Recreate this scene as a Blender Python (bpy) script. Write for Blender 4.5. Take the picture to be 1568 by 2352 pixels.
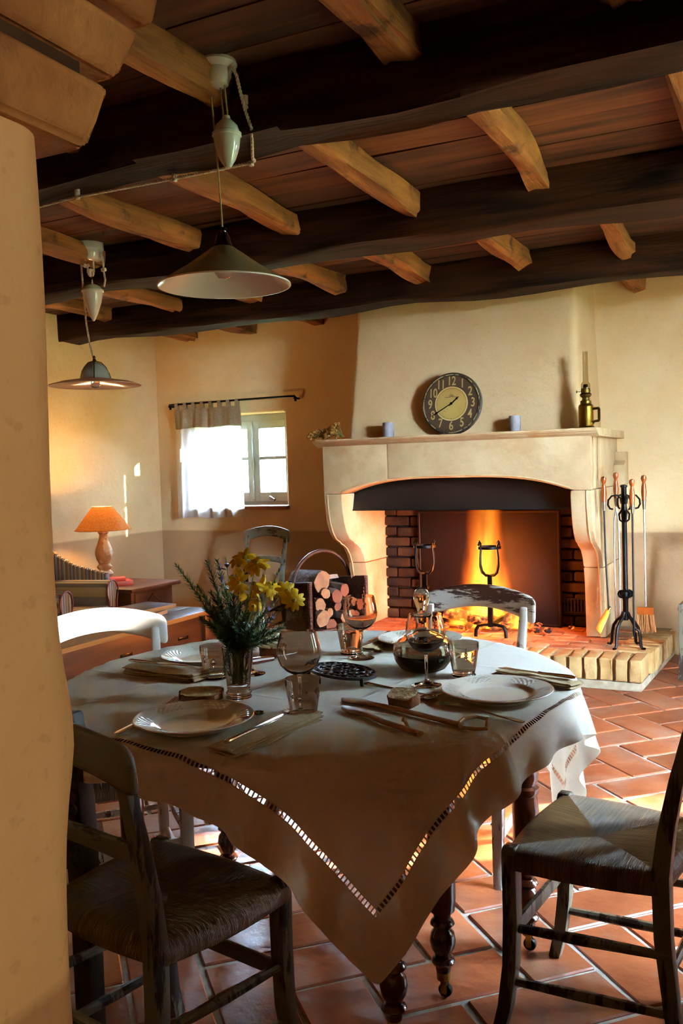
import bpy, bmesh, math, random
import numpy as np
from mathutils import Vector, Matrix, Euler

for _o in list(bpy.data.objects):
    bpy.data.objects.remove(_o, do_unlink=True)
SC = bpy.context.scene
COL = SC.collection
PI = math.pi
rnd = random.Random(7)

# ------------------------------------------------------------------ camera
CAM_H, FPX, PITCH, ROLL, YAW = 1.36, 2068.0, 0.0479, 0.0302, math.radians(26.5)
_cr, _cu, _cf = Vector((1, 0, 0)), Vector((0, math.sin(PITCH), math.cos(PITCH))), Vector((0, math.cos(PITCH), -math.sin(PITCH)))
_c, _s = math.cos(ROLL), math.sin(ROLL)
_r2, _u2 = _c * _cr - _s * _cu, _s * _cr + _c * _cu
_RZ = Matrix.Rotation(YAW, 3, 'Z')
_r2, _u2, _cf = _RZ @ _r2, _RZ @ _u2, _RZ @ _cf
cam = bpy.data.cameras.new('camera')
cam_o = bpy.data.objects.new('camera', cam)
COL.objects.link(cam_o)
_m = Matrix.Identity(4)
for _i in range(3):
    _m[_i][0], _m[_i][1], _m[_i][2] = _r2[_i], _u2[_i], -_cf[_i]
_m[2][3] = CAM_H
cam_o.matrix_world = _m
cam.sensor_fit = 'VERTICAL'
cam.sensor_height = 36.0
cam.lens = FPX / 2352 * 36.0
cam.clip_start = 0.05
SC.camera = cam_o


def ray(x, y):
    return _cf + _r2 * ((x - 784) / FPX) - _u2 * ((y - 1176) / FPX)


def onz(x, y, z):          # measured place in the photograph -> point of the room at height z
    r = ray(x, y)
    return r * ((z - CAM_H) / r.z) + Vector((0, 0, CAM_H))


def W(x, y, z=0.0):        # camera-aligned ground metres -> room axes
    return Vector((x * math.cos(YAW) - y * math.sin(YAW), x * math.sin(YAW) + y * math.cos(YAW), z))


# ------------------------------------------------------------------ daylight, exposure
def lin(h):
    h = h.lstrip('#')
    o = []
    for i in (0, 2, 4):
        c = int(h[i:i + 2], 16) / 255
        o.append(c / 12.92 if c <= 0.04045 else ((c + 0.055) / 1.055) ** 2.4)
    return tuple(o)


world = bpy.data.worlds.new('sky')
SC.world = world
world.use_nodes = True
_bg = world.node_tree.nodes['Background']
_bg.inputs[0].default_value = (0.52, 0.73, 1.0, 1)
_bg.inputs[1].default_value = 200.0

sun = bpy.data.lights.new('sun', 'SUN')
sun.energy = 100.0
sun.color = (1.0, 0.93, 0.82)
sun.angle = math.radians(0.6)
sun_o = bpy.data.objects.new('sun', sun)
COL.objects.link(sun_o)
SUN_EL, SUN_AZ = math.radians(17), math.radians(35.2)
_sd = Vector((-math.cos(SUN_AZ) * math.cos(SUN_EL), -math.sin(SUN_AZ) * math.cos(SUN_EL), -math.sin(SUN_EL)))
sun_o.rotation_euler = _sd.to_track_quat('-Z', 'Y').to_euler()
sun_o.location = (6, 8, 5)

SC.view_settings.view_transform = 'Standard'
SC.view_settings.look = 'None'
SC.view_settings.exposure = 0.42
SC.view_settings.gamma = 1.0
SC.view_settings.use_curve_mapping = False
SC.cycles.use_denoising = True
SC.cycles.use_adaptive_sampling = True
SC.cycles.adaptive_threshold = 0.04
SC.cycles.use_light_tree = False
SC.cycles.max_bounces = 10
SC.cycles.diffuse_bounces = 4
SC.cycles.glossy_bounces = 3
SC.cycles.transmission_bounces = 10
SC.cycles.transparent_max_bounces = 12
SC.cycles.volume_bounces = 0
SC.cycles.sample_clamp_indirect = 6.0
SC.cycles.blur_glossy = 1.0
SC.cycles.volume_step_rate = 2.5
SC.cycles.volume_max_steps = 96


# ------------------------------------------------------------------ mesh helpers
class MB:
    def __init__(s):
        s.v, s.f, s.uv = [], [], None

    def add(s, vs, fs, M=None):
        o = len(s.v)
        for p in vs:
            p = Vector(p)
            if M is not None:
                p = M @ p
            s.v.append((p.x, p.y, p.z))
        for f in fs:
            s.f.append(tuple(i + o for i in f))
        return s

    def box(s, x0, x1, y0, y1, z0, z1, M=None):
        vs = [(x0, y0, z0), (x1, y0, z0), (x1, y1, z0), (x0, y1, z0), (x0, y0, z1), (x1, y0, z1), (x1, y1, z1), (x0, y1, z1)]
        return s.add(vs, [(0, 3, 2, 1), (4, 5, 6, 7), (0, 1, 5, 4), (1, 2, 6, 5), (2, 3, 7, 6), (3, 0, 4, 7)], M)

    def hexa(s, vs, M=None):
        return s.add(vs, [(0, 3, 2, 1), (4, 5, 6, 7), (0, 1, 5, 4), (1, 2, 6, 5), (2, 3, 7, 6), (3, 0, 4, 7)], M)

    def lathe(s, prof, n=32, M=None, sc=None):
        vs, fs = [], []
        for (r, z) in prof:
            for k in range(n):
                a = 2 * PI * k / n
                q = r * (sc(a) if sc else 1)
                vs.append((q * math.cos(a), q * math.sin(a), z))
        for i in range(len(prof) - 1):
            for k in range(n):
                a, b = i * n + k, i * n + (k + 1) % n
                fs.append((a, b, b + n, a + n))
        if prof[0][0] > 1e-5:
            fs.append(tuple(reversed(range(n))))
        if prof[-1][0] > 1e-5:
            fs.append(tuple((len(prof) - 1) * n + k for k in range(n)))
        return s.add(vs, fs, M)

    def shell(s, prof, n=32, M=None):      # closed profile loop, no caps
        vs, fs = [], []
        L = len(prof)
        for (r, z) in prof:
            for k in range(n):
                a = 2 * PI * k / n
                vs.append((r * math.cos(a), r * math.sin(a), z))
        for i in range(L):
            j = (i + 1) % L
            for k in range(n):
                fs.append((i * n + k, i * n + (k + 1) % n, j * n + (k + 1) % n, j * n + k))
        return s.add(vs, fs, M)

    def tube(s, pts, r, n=8, M=None, closed=False, flat=1.0):
        pts = [Vector(p) for p in pts]
        L = len(pts)
        rs = r if isinstance(r, (list, tuple)) else [r] * L
        vs, fs = [], []
        ref = None
        for i, p in enumerate(pts):
            if closed:
                t = pts[(i + 1) % L] - pts[i - 1]
            else:
                t = pts[min(i + 1, L - 1)] - pts[max(i - 1, 0)]
            t.normalize()
            if ref is None:
                a = Vector((0, 0, 1)) if abs(t.z) < 0.9 else Vector((1, 0, 0))
                ref = (a - t * a.dot(t)).normalized()
            else:
                ref = (ref - t * ref.dot(t))
                ref = ref.normalized() if ref.length > 1e-6 else t.orthogonal().normalized()
            b = t.cross(ref)
            for k in range(n):
                q = 2 * PI * (k + 0.5) / n
                vs.append(p + (ref * math.cos(q) * flat + b * math.sin(q)) * rs[i])
        rng = L if closed else L - 1
        for i in range(rng):
            j = (i + 1) % L
            for k in range(n):
                fs.append((i * n + k, i * n + (k + 1) % n, j * n + (k + 1) % n, j * n + k))
        if not closed:
            fs.append(tuple(reversed(range(n))))
            fs.append(tuple((L - 1) * n + k for k in range(n)))
        return s.add(vs, fs, M)

    def bar(s, p, q, w, h, M=None):        # rectangular bar
        p, q = Vector(p), Vector(q)
        t = (q - p).normalized()
        up = Vector((0, 0, 1)) if abs(t.z) < 0.95 else Vector((0, 1, 0))
        a = t.cross(up).normalized() * (w / 2)
        b = a.cross(t).normalized() * (h / 2)
        vs = [p - a - b, p + a - b, q + a - b, q - a - b, p - a + b, p + a + b, q + a + b, q - a + b]
        return s.hexa(vs, M)

    def leg(s, pts, ws, ds, M=None):       # stations with horizontal rectangular sections
        L = len(pts)
        ws = ws if isinstance(ws, (list, tuple)) else [ws] * L
        ds = ds if isinstance(ds, (list, tuple)) else [ds] * L
        vs, fs = [], []
        for (x, y, z), w, d in zip(pts, ws, ds):
            vs += [(x - w / 2, y - d / 2, z), (x + w / 2, y - d / 2, z), (x + w / 2, y + d / 2, z), (x - w / 2, y + d / 2, z)]
        for i in range(L - 1):
            for k in range(4):
                a, b = i * 4 + k, i * 4 + (k + 1) % 4
                fs.append((a, b, b + 4, a + 4))
        fs += [(3, 2, 1, 0), tuple((L - 1) * 4 + k for k in range(4))]
        return s.add(vs, fs, M)

    def prism(s, poly, a, b, M=None, axis='z'):
        n = len(poly)

        def P(u, v, w):
            return {'z': (u, v, w), 'y': (u, w, v), 'x': (w, u, v)}[axis]
        vs = [P(u, v, a) for u, v in poly] + [P(u, v, b) for u, v in poly]
        fs = [tuple(reversed(range(n))), tuple(range(n, 2 * n))]
        for k in range(n):
            j = (k + 1) % n
            fs.append((k, j, j + n, k + n))
        return s.add(vs, fs, M)

    def grid(s, rows, M=None, wrap=False):
        nr, nc = len(rows), len(rows[0])
        vs = [p for r in rows for p in r]
        fs = []
        for i in range(nr - 1):
            for k in range(nc if wrap else nc - 1):
                j = (k + 1) % nc
                fs.append((i * nc + k, i * nc + j, (i + 1) * nc + j, (i + 1) * nc + k))
        return s.add(vs, fs, M)

    def mesh(s, name, mat=None, smooth=True, bevel=0.0, seg=2, ang=35, rough=0.0, seed=0, sub=0):
        me = bpy.data.meshes.new(name)
        me.from_pydata(s.v, [], s.f)
        bm = bmesh.new()
        bm.from_mesh(me)
        bmesh.ops.recalc_face_normals(bm, faces=bm.faces[:])
        if bevel > 0:
            es = [e for e in bm.edges if len(e.link_faces) == 2 and e.calc_face_angle(0) > math.radians(28)]
            bmesh.ops.bevel(bm, geom=es, offset=bevel, segments=seg, profile=0.6, affect='EDGES', clamp_overlap=True)
        if sub:
            bmesh.ops.subdivide_edges(bm, edges=bm.edges[:], cuts=sub, use_grid_fill=True)
        if rough > 0:
            r = random.Random(seed)
            for v in bm.verts:
                v.co += Vector((r.uniform(-1, 1), r.uniform(-1, 1), r.uniform(-1, 1))) * rough
        bm.to_mesh(me)
        bm.free()
        if smooth:
            me.polygons.foreach_set('use_smooth', [True] * len(me.polygons))
            try:
                me.set_sharp_from_angle(angle=math.radians(ang))
            except Exception:
                pass
        if mat:
            me.materials.append(mat)
        return me

    def build(s, name, mat=None, parent=None, **k):
        return link(name, s.mesh(name, mat, **k), parent)


def link(name, me, parent=None, M=None):
    o = bpy.data.objects.new(name, me)
    COL.objects.link(o)
    if parent is not None:
        o.parent = parent
    if M is not None:
        o.matrix_local = M
    return o


def tag(o, label=None, cat=None, group=None, kind=None):
    if label:
        o['label'] = label
    if cat:
        o['category'] = cat
    if group:
        o['group'] = group
    if kind:
        o['kind'] = kind
    return o


def thing(name, label, cat, loc=(0, 0, 0), rotz=0.0, group=None, rot=None):
    o = bpy.data.objects.new(name, None)
    o.empty_display_size = 0.05
    COL.objects.link(o)
    o.location = loc
    o.rotation_euler = rot if rot else (0, 0, rotz)
    return tag(o, label, cat, group)


def dup(root, loc=None, rotz=None, label=None, rot=None):
    def cp(o, par):
        c = o.copy()
        COL.objects.link(c)
        c.parent = par
        for ch in o.children:
            cp(ch, c)
        return c
    r = cp(root, None)
    if loc is not None:
        r.location = loc
    if rotz is not None:
        r.rotation_euler = (0, 0, rotz)
    if rot is not None:
        r.rotation_euler = rot
    if label:
        r['label'] = label
    return r


def T(x=0, y=0, z=0):
    return Matrix.Translation((x, y, z))


def R(ax, a):
    return Matrix.Rotation(a, 4, ax)


def TS(x, y, z, sx, sy=None, sz=None):
    return Matrix.Translation((x, y, z)) @ Matrix.Diagonal((sx, sy or sx, sz or sx, 1))


# ------------------------------------------------------------------ materials
class NT:
    def __init__(s, name):
        s.m = bpy.data.materials.new(name)
        s.m.use_nodes = True
        s.t = s.m.node_tree
        s.t.nodes.clear()
        s.out = s.t.nodes.new('ShaderNodeOutputMaterial')

    def n(s, typ, ins=None, **props):
        nd = s.t.nodes.new('ShaderNode' + typ)
        for k, v in props.items():
            setattr(nd, k, v)
        for k, v in (ins or {}).items():
            s.set(nd, k, v)
        return nd

    def set(s, nd, k, v):
        i = nd.inputs[k]
        if isinstance(v, bpy.types.NodeSocket):
            s.t.links.new(v, i)
        elif isinstance(v, bpy.types.Node):
            s.t.links.new(v.outputs[0], i)
        else:
            if hasattr(i, 'default_value'):
                if i.type == 'RGBA' and len(v) == 3:
                    v = (*v, 1)
                i.default_value = v

    def math(s, op, a, b=0.0, clamp=False):
        return s.n('Math', {0: a, 1: b}, operation=op, use_clamp=clamp).outputs[0]

    def coord(s, stretch=(1, 1, 1), out='Object', seed=False):
        tc = s.n('TexCoord')
        mp = s.n('Mapping', {'Vector': tc.outputs[out], 'Scale': stretch})
        if seed:
            oi = s.n('ObjectInfo')
            cb = s.n('CombineXYZ', {0: s.math('MULTIPLY', oi.outputs['Random'], 37.0), 1: s.math('MULTIPLY', oi.outputs['Random'], 91.0)})
            s.set(mp, 'Location', cb.outputs[0])
        return mp.outputs[0]

    def noise(s, vec, scale, detail=4.0, rough=0.55, dist=0.0):
        return s.n('TexNoise', {'Vector': vec, 'Scale': scale, 'Detail': detail, 'Roughness': rough, 'Distortion': dist}).outputs[0]

    def ramp(s, fac, lo, hi, c1=(0, 0, 0), c2=(1, 1, 1)):
        r = s.n('ValToRGB', {'Fac': fac})
        e = r.color_ramp.elements
        e[0].position, e[1].position = lo, hi
        e[0].color, e[1].color = (*c1, 1), (*c2, 1)
        return r.outputs[0]

    def mix(s, fac, a, b, mode='MIX'):
        m = s.n('Mix', data_type='RGBA', blend_type=mode)
        s.set(m, 0, fac)
        s.set(m, 6, a)
        s.set(m, 7, b)
        return m.outputs[2]

    def bsdf(s, **k):
        b = s.n('BsdfPrincipled')
        for a, v in k.items():
            s.set(b, a.replace('_', ' '), v)
        s.t.links.new(b.outputs[0], s.out.inputs[0])
        return b

    def bump(s, h, strength, dist=0.01):
        return s.n('Bump', {'Height': h, 'Strength': strength, 'Distance': dist}).outputs[0]


MATS = {}


def pmat(name, c1, c2, scale=5.0, stretch=(1, 1, 1), rough=0.6, metal=0.0, bump=0.25, bscale=None, bdist=0.01, lo=0.35, hi=0.65,
         c3=None, s3=2.0, lo3=0.55, hi3=0.65, seed=True, spec=0.5, coat=0.0, var=0.0, st3=(1, 1, 1), detail=5.0, emit=None):
    t = NT(name)
    v = t.coord(stretch, seed=seed)
    n = t.noise(v, scale, detail)
    col = t.ramp(n, lo, hi, lin(c1), lin(c2))
    if c3:
        n3 = t.noise(t.coord(st3, seed=seed), s3, 6.0, 0.6)
        col = t.mix(t.ramp(n3, lo3, hi3), col, (*lin(c3), 1))
    if var:
        oi = t.n('ObjectInfo')
        f = t.math('MULTIPLY_ADD', oi.outputs['Random'], 2 * var)
        f.node.inputs[2].default_value = 1 - var
        hs = t.n('HueSaturation', {'Value': f, 'Color': col})
        col = hs.outputs[0]
    nb = n if bscale is None else t.noise(v, bscale, 6.0)
    b = t.bsdf(Base_Color=col, Roughness=rough, Metallic=metal)
    b.inputs['Specular IOR Level'].default_value = spec
    b.inputs['Coat Weight'].default_value = coat
    if bump:
        t.set(b, 'Normal', t.bump(nb, bump, bdist))
    MATS[name] = t.m
    return t.m


def glass_mat(name, color='ffffff', rough=0.0, ior=1.47):
    t = NT(name)
    t.bsdf(Base_Color=lin(color), Roughness=rough, IOR=ior, Transmission_Weight=1.0)
    return t.m


# plaster with the painted lower band (dado) that runs round the room
def plaster(name, up, up2, low=None, band=0.85):
    t = NT(name)
    v = t.coord()
    n = t.noise(v, 1.6, 6.0, 0.6)
    f = t.noise(v, 28.0, 4.0)
    col = t.ramp(n, 0.3, 0.7, lin(up), lin(up2))
    if low:
        g = t.n('NewGeometry')
        z = t.n('SeparateXYZ', {0: g.outputs['Position']}).outputs[2]
        zz = t.math('ADD', z, t.math('MULTIPLY', t.math('SUBTRACT', n, 0.5), 0.02))
        k = t.ramp(t.math('ADD', t.math('MULTIPLY', t.math('SUBTRACT', zz, band), 60.0), 0.5), 0.0, 1.0)
        col = t.mix(k, t.ramp(n, 0.3, 0.7, lin(low), tuple(c * 0.9 for c in lin(low))), col)
    sp = t.ramp(t.noise(v, 55.0, 2.0), 0.62, 0.72)
    col = t.mix(t.math('MULTIPLY', sp, 0.18), col, (*lin('9a6c33'), 1))
    b = t.bsdf(Base_Color=col, Roughness=0.85)
    b.inputs['Specular IOR Level'].default_value = 0.2
    h = t.math('ADD', t.math('MULTIPLY', n, 1.6), t.math('MULTIPLY', f, 0.22))
    t.set(b, 'Normal', t.bump(h, 0.35, 0.03))
    return t.m


M_WALL = plaster('cream_plaster', 'f0d09c', 'e4ba82', 'c49c70')
M_CHIM = plaster('chimney_plaster', 'dcb786', 'd0a570')
M_STONE = pmat('limestone', 'bb986a', 'd0b182', 4, rough=0.75, bump=0.5, bscale=26, bdist=0.008, c3='b98a55', s3=3.5, lo3=0.58, hi3=0.75, spec=0.3)
M_TILE = pmat('terracotta_tile', '7a3a1e', '9c5430', 5, rough=0.33, bump=0.6, bscale=11, bdist=0.008, c3='96705a', s3=3.5, lo3=0.5, hi3=0.75, var=0.26, spec=0.5)
M_GROUT = pmat('grout', '948b7c', 'aea596', 30, rough=0.9, bump=0.4)
M_BEAM = pmat('old_beam_wood', '120904', '33190b', 6, stretch=(0.25, 3, 3), rough=0.7, bump=0.7, bscale=9, bdist=0.012, spec=0.08)
M_JOIST = pmat('joist_wood', '6a3e16', '935a26', 5, stretch=(3, 0.35, 3), rough=0.8, bump=0.9, bscale=7, bdist=0.02, c3='3a1d08', s3=5, lo3=0.56, hi3=0.68, spec=0.25)
M_PLANK = pmat('plank_wood', '2c1608', '5c3114', 5, stretch=(0.3, 3, 3), rough=0.75, bump=0.4, bscale=8, c3='4a2d18', s3=1.2, lo3=0.5, hi3=0.7, st3=(0.5, 2, 1), var=0.3, spec=0.25)
M_BRICK = pmat('pale_brick', 'a8804c', 'c29e68', 6, rough=0.85, bump=0.8, bscale=22, bdist=0.01, c3='a05f38', s3=5, lo3=0.6, hi3=0.75, var=0.15, spec=0.2)
M_FBRICK = pmat('sooty_brick', '140d08', '402c1a', 4, rough=0.9, bump=0.8, bscale=20, bdist=0.01, var=0.3, spec=0.2)
M_MORTAR = pmat('mortar', '8d7b60', 'a8977a', 20, rough=0.9, bump=0.5)
M_SOOT = pmat('soot_mortar', '17100b', '2a1c13', 12, rough=0.95, bump=0.4)
M_HTOP = pmat('hearth_brick', '8f5534', 'b98058', 5, rough=0.7, bump=0.5, bscale=20, c3='c9a982', s3=3, lo3=0.55, hi3=0.75, var=0.15, spec=0.3)
M_CORBEL = pmat('corbel_terracotta', '9a6a40', 'c79a62', 4, rough=0.85, bump=0.7, bscale=30, c3='6f4630', s3=2.2, lo3=0.5, hi3=0.62, spec=0.2)
M_IRON = pmat('wrought_iron', '0d0c0b', '1c1a18', 12, rough=0.42, metal=0.85, bump=0.2, spec=0.5)
M_STEEL = pmat('brushed_steel', '8a8782', 'a9a59e', 20, rough=0.3, metal=1.0, bump=0.05)
M_CASTIRON = pmat('black_cast_iron', '0e0e0f', '19191b', 30, rough=0.42, metal=0.3, bump=0.2)
M_FBACK = pmat('iron_fireback', '1a0e09', '26150d', 3, rough=0.55, metal=0.6, bump=0.2)
M_HOOD = pmat('black_hood_metal', '14120d', '1d1a13', 3, rough=0.5, metal=0.4, bump=0.1)
M_PAINTW = None
M_RUSH = None
M_TURNED = pmat('dark_turned_wood', '2a1109', '5a2a14', 8, stretch=(1, 1, 0.4), rough=0.22, bump=0.1, spec=0.6, coat=0.4)
M_CHEST = pmat('chestnut_wood', '3c1c0d', '602f14', 5, stretch=(2, 0.3, 2), rough=0.38, bump=0.3, c3='4a220f', s3=4, lo3=0.6, hi3=0.75)
M_BRASS = pmat('old_brass', '9a7a2c', 'b8963e', 8, rough=0.3, metal=1.0, bump=0.05)
M_DBRASS = pmat('dark_brass', '4a3a1a', '6b5526', 10, rough=0.4, metal=1.0, bump=0.1)
M_PORC = pmat('white_porcelain', 'e9e4d6', 'f1ecdf', 6, rough=0.12, bump=0.0, coat=0.5)
M_GREYPORC = pmat('grey_green_porcelain', 'b9bba4', 'c6c7b2', 6, rough=0.12, bump=0.0, coat=0.5)
M_SHADEOUT = pmat('olive_enamel', '85794f', '92865c', 4, rough=0.28, bump=0.0, coat=0.25)
M_SHADEIN = pmat('white_enamel', 'efe6d6', 'f4ecdf', 4, rough=0.25, bump=0.0, coat=0.4)
M_CORD = pmat('gold_cord', '8a7440', 'a58d55', 60, rough=0.7, bump=0.3)
M_WCORD = pmat('white_twisted_cord', 'd8cbb4', 'e8ddc8', 60, rough=0.7, bump=0.2)
M_BLACK = pmat('black_lacquer', '0b0a09', '15120f', 8, rough=0.2, bump=0.0)
M_PLATE = pmat('cream_glazed_china', 'e6ddc6', 'ece4d0', 4, rough=0.12, bump=0.0, coat=0.5)
M_SILVER = pmat('polished_silver', 'c8c2b8', 'd8d3ca', 10, rough=0.14, metal=1.0, bump=0.0)
M_GLASS = glass_mat('clear_glass')
M_WINE = None
M_OLIVEW = pmat('olive_wood', '8a5a2c', 'a9743c', 6, stretch=(0.4, 4, 4), rough=0.45, bump=0.15)
M_ROPE = pmat('jute_rope', '9a7240', 'b88f58', 60, rough=0.9, bump=0.5)
M_BREADC = pmat('bread_crust', '5a3014', '8a5226', 25, rough=0.8, bump=0.8)
M_BREADI = pmat('bread_crumb', 'b99a66', 'd6bd8c', 40, rough=0.9, bump=1.0, bscale=70, c3='6b4a24', s3=45, lo3=0.6, hi3=0.66)
M_NAPKIN = pmat('beige_napkin_linen', 'b39b70', 'c2ab80', 90, rough=0.9, bump=0.15)
M_CANDLE = pmat('lilac_candle_wax', '837878', '978c8a', 20, rough=0.55, bump=0.3)
M_WICKER = pmat('dark_wicker', '2a140a', '4c2812', 40, rough=0.55, bump=0.5, bscale=60)
M_BARK = pmat('log_bark', '3a2a1e', '5c4636', 14, rough=0.9, bump=1.0, bscale=30)
M_LOGEND = pmat('cut_log_end', '74543a', '8e6c48', 18, rough=0.85, bump=0.4, c3='8a5a30', s3=14, lo3=0.55, hi3=0.7)
M_LOGRED = pmat('orange_cut_log_end', '5e3420', '74452c', 18, rough=0.85, bump=0.4)
M_HANDLE = pmat('varnished_orange_wood', '9a4312', 'b55a1c', 6, stretch=(3, 3, 0.5), rough=0.2, bump=0.05, coat=0.5)
M_BRISTLE = pmat('brush_bristle', 'a8642c', 'c98a4c', 40, stretch=(6, 6, 0.3), rough=0.8, bump=0.6)
M_WINFRAME = pmat('grey_blue_window_paint', 'c4cdca', 'dae1de', 5, rough=0.5, bump=0.15)
M_SILL = pmat('terracotta_sill', '8f5438', 'a86a48', 6, rough=0.7, bump=0.4)
M_TAUPE = pmat('taupe_linen', '857358', '98866a', 80, rough=0.95, bump=0.3)
M_DRIED = pmat('dried_ochre_flower', '7a4f1c', 'a8782f', 60, rough=0.9, bump=0.6)
M_DRYGREEN = pmat('dried_green_stem', '5c5a2c', '77743c', 30, rough=0.9, bump=0.3)
M_ROSEM = pmat('rosemary_green', '1f3a1a', '3d6130', 25, rough=0.5, bump=0.0, var=0.2)
M_STEM = pmat('flower_stem_green', '4a6a2c', '6f8c42', 25, rough=0.5, bump=0.0)
M_YELLOW = pmat('yellow_petal', 'e0b400', 'f5d21a', 12, rough=0.5, bump=0.1)
M_DCENTRE = pmat('daisy_centre', '8a7a1c', 'b09a2c', 60, rough=0.8, bump=0.6)
M_PURPLE = pmat('violet_petal', '5a4a90', '8a78c0', 20, rough=0.6, bump=0.0)
M_LEAF = pmat('dark_green_leaf', '17301c', '2c4a30', 10, rough=0.35, bump=0.1)
M_RED = pmat('red_book_cover', 'c8382a', 'd6503c', 6, rough=0.4, bump=0.0)
M_PAPER = pmat('book_pages', 'e6e4e0', 'f2f0ec', 6, stretch=(1, 1, 60), rough=0.8, bump=0.1)
M_BLUEBOOK = pmat('dark_blue_book_cover', '20263a', '343c54', 4, rough=0.3, bump=0.0)
M_GREYBOOK = pmat('grey_book_spine', '8a7a64', 'a3927a', 4, rough=0.4, bump=0.0)
M_GRASS = pmat('garden_grass', '3a4a20', '5c6a34', 6, rough=0.9, bump=0.4)
M_OUT = pmat('outer_stone', '8f8470', 'a89c84', 6, rough=0.9, bump=0.6)
M_CARVED = pmat('dark_carved_wood', '14110d', '2a241d', 10, rough=0.6, bump=0.4)


def chipped(name, paint, paint2, wood, lo, hi, st=(1, 1, 1), sc=9):
    t = NT(name)
    v = t.coord(st, seed=True)
    n = t.noise(v, sc, 8.0, 0.7)
    n2 = t.noise(t.coord((1, 1, 1), seed=True), 2.3, 2.0)
    mask = t.ramp(t.math('ADD', t.math('MULTIPLY', n, 0.7), t.math('MULTIPLY', n2, 0.3)), lo, hi)
    pc = t.ramp(t.noise(v, 3.0), 0.3, 0.7, lin(paint), lin(paint2))
    wc = t.ramp(t.noise(v, 12.0), 0.3, 0.7, lin(wood), tuple(c * 0.5 for c in lin(wood)))
    col = t.mix(mask, pc, wc)
    b = t.bsdf(Base_Color=col, Roughness=0.45)
    t.set(b, 'Normal', t.bump(t.math('SUBTRACT', 1.0, mask), 0.25, 0.002))
    return t.m


M_PAINTRAIL = chipped('chipped_white_rail_paint', 'd6d2c6', 'e4e0d6', '4a2412', 0.49, 0.52, (0.25, 1, 1.3), 14)
M_PAINTW = chipped('worn_white_chair_paint', 'cfcabc', 'dcd8cc', '4a2a16', 0.535, 0.56, (1, 1, 0.18), 16)
M_PAINTG = chipped('worn_shaded_chair_paint', '625d4a', '746e5a', '2a170b', 0.51, 0.54, (1, 1, 0.18), 16)  # worn white paint, darkened so the colour carries the chairs' shade
M_PAINTSHR = chipped('worn_shaded_rail_paint', '625d4a', '746e5a', '2a170b', 0.52, 0.55, (0.3, 1, 1.2), 12)  # same white with shade put into its colour, for the rails


def rush_mat():
    t = NT('woven_rush')
    uv = t.n('UVMap')
    s = t.n('SeparateXYZ', {0: uv.outputs[0]})
    wob = t.math('MULTIPLY', t.noise(uv.outputs[0], 14.0, 2.0), 0.012)
    u = t.math('ADD', s.outputs[0], wob)
    w = t.math('SINE', t.math('MULTIPLY', u, 2 * PI / 0.0065))
    h = t.math('POWER', t.math('ABSOLUTE', w), 0.5)
    n = t.noise(t.n('CombineXYZ', {0: t.math('MULTIPLY', u, 150.0), 1: t.math('MULTIPLY', s.outputs[1], 6.0)}).outputs[0], 1.0, 3.0)
    base = t.ramp(n, 0.3, 0.7, lin('684a24'), lin('a58048'))
    col = t.mix(t.ramp(h, 0.2, 0.8), (*lin('3f2a14'), 1), base)
    b = t.bsdf(Base_Color=col, Roughness=0.5)
    t.set(b, 'Normal', t.bump(h, 1.0, 0.006))
    return t.m


M_RUSH = rush_mat()


def wine_mat():
    t = NT('red_wine')
    t.bsdf(Base_Color=lin('16030a'), Roughness=0.03, IOR=1.34)
    return t.m


M_WINE = wine_mat()


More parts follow.
